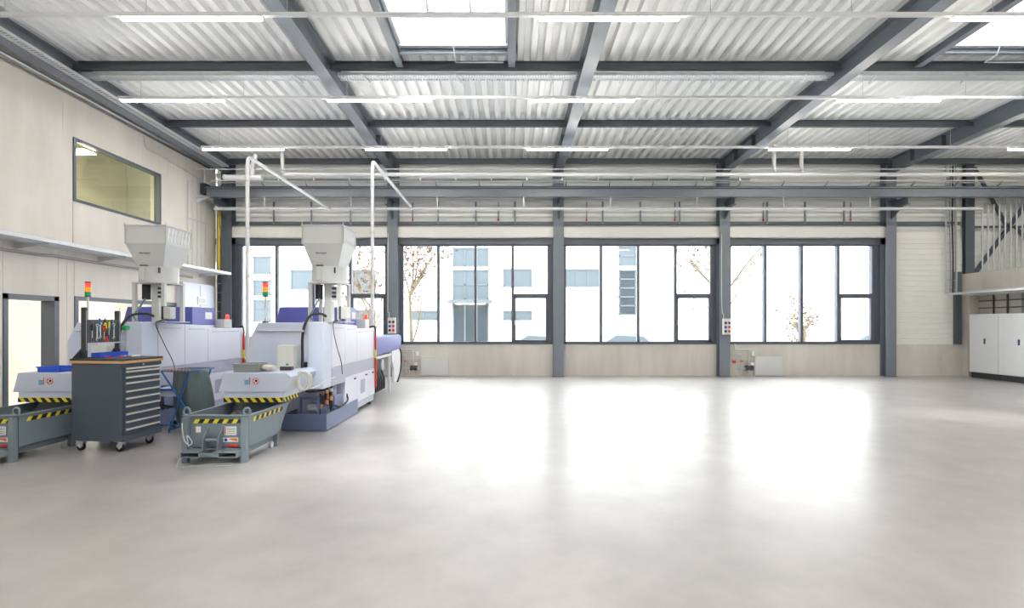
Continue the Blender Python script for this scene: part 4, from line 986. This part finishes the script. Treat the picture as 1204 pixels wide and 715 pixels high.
for i, px in enumerate((545, 562)): MB().box(FX(px)-.5, FX(px)+.5, -.35, -.15, FZ(357.6), FZ(357.1)).build('entrance_lamp', mat('entrance_lamp_lens', (255, 240, 210), .4, 0, 0, emit=14), t)
def tree(x, y, h, label, lean=0., leaf=500, seed=1, mt=M_bark):
    rnd = random.Random(seed); t = thing('street_tree', label, 'tree', (x, y, -.46), 0, 'street trees outside the windows')
    m = MB(); tips = []
    def grow(p, d, L, r, dep):
        pts = [p]; q = Vector(p)
        for i in range(3): d = (d+Vector((rnd.uniform(-.15, .15), rnd.uniform(-.15, .15), rnd.uniform(-.02, .12)))*(1 if dep else .25)).normalized(); q = q+d*L/3; pts.append(q.copy()); tips.append((q.copy(), dep))
        m.tube(pts, [r, r*.85, r*.7, r*.55], 6)
        if dep < 4:
            for _ in range(3 if dep else 7):
                a = rnd.uniform(0, 2*PI); s = pts[rnd.choice((1, 2, 3)) if dep else rnd.choice((1, 2, 3, 3))]
                nd = (d*.6+Vector((math.cos(a), math.sin(a), rnd.uniform(.2, .7)))*.75).normalized(); grow(s, nd, L*.68, r*.5, dep+1)
    grow(Vector((0, 0, 0)), Vector((lean, 0, 1)).normalized(), h*.42, .10, 0)
    m.build('trunk', mt, t)
    m = MB(); tp = [q for q, dd in tips if dd >= 2]
    for _ in range(leaf):
        c = rnd.choice(tp)+Vector((rnd.gauss(0, .1), rnd.gauss(0, .1), rnd.gauss(0, .1))); a = Vector((rnd.uniform(-1, 1), rnd.uniform(-1, 1), rnd.uniform(-1, 1))).normalized()*.085; b = a.cross(Vector((rnd.uniform(-1, 1), rnd.uniform(-1, 1), 1))).normalized()*.06
        m.quad([c-a, c-b, c+a, c+b])
    m.build('foliage', M_leaf, t)
tree((484-599)/600*21, 21, 7.5, 'young tree with yellowish trunk outside the left middle window', 0, 700, 3)
tree((848-599)/600*21, 21, 7.5, 'bare young tree outside, beside the right of centre column', 0, 450, 8)
tree((946-599)/600*26, 26, 4.0, 'small tree outside the far right window', 0, 350, 5)
tree((437-599)/600*23, 23, 6.5, 'young tree outside behind the right machine', 0, 500, 11)
def car(x, y, rz, mt, label):
    t = thing('parked_car', label, 'car', (x, y, -.46), rz, 'cars parked across the street')
    MB().prism([(-2.1, .3), (-2.15, .7), (-1.3, .88), (-.7, 1.38), (.9, 1.42), (1.7, .95), (2.1, .85), (2.1, .3)], 'x', -.85, .85).build('body', mt, t, .08)
    MB().prism([(-1.15, .92), (-.66, 1.33), (.85, 1.37), (1.45, .98)], 'x', -.87, .87).build('side_window', M_fwin, t)
    for x_ in (-.8, .8):
        for y_ in (-1.35, 1.3): MB().cyl((x_-.1, y_, .32), (x_+.1, y_, .32), .32, 18).build('wheel', M_dark, t)
car(FX(637)*.85, 29, PI/2, M_car[0], 'silver car parked outside the left middle window')
car((738-599)/600*29, 29, PI/2, M_car[1], 'blue car parked outside the right middle window')
car((1024-599)/600*29, 29, PI/2, M_car[2], 'dark car parked outside the far right window')
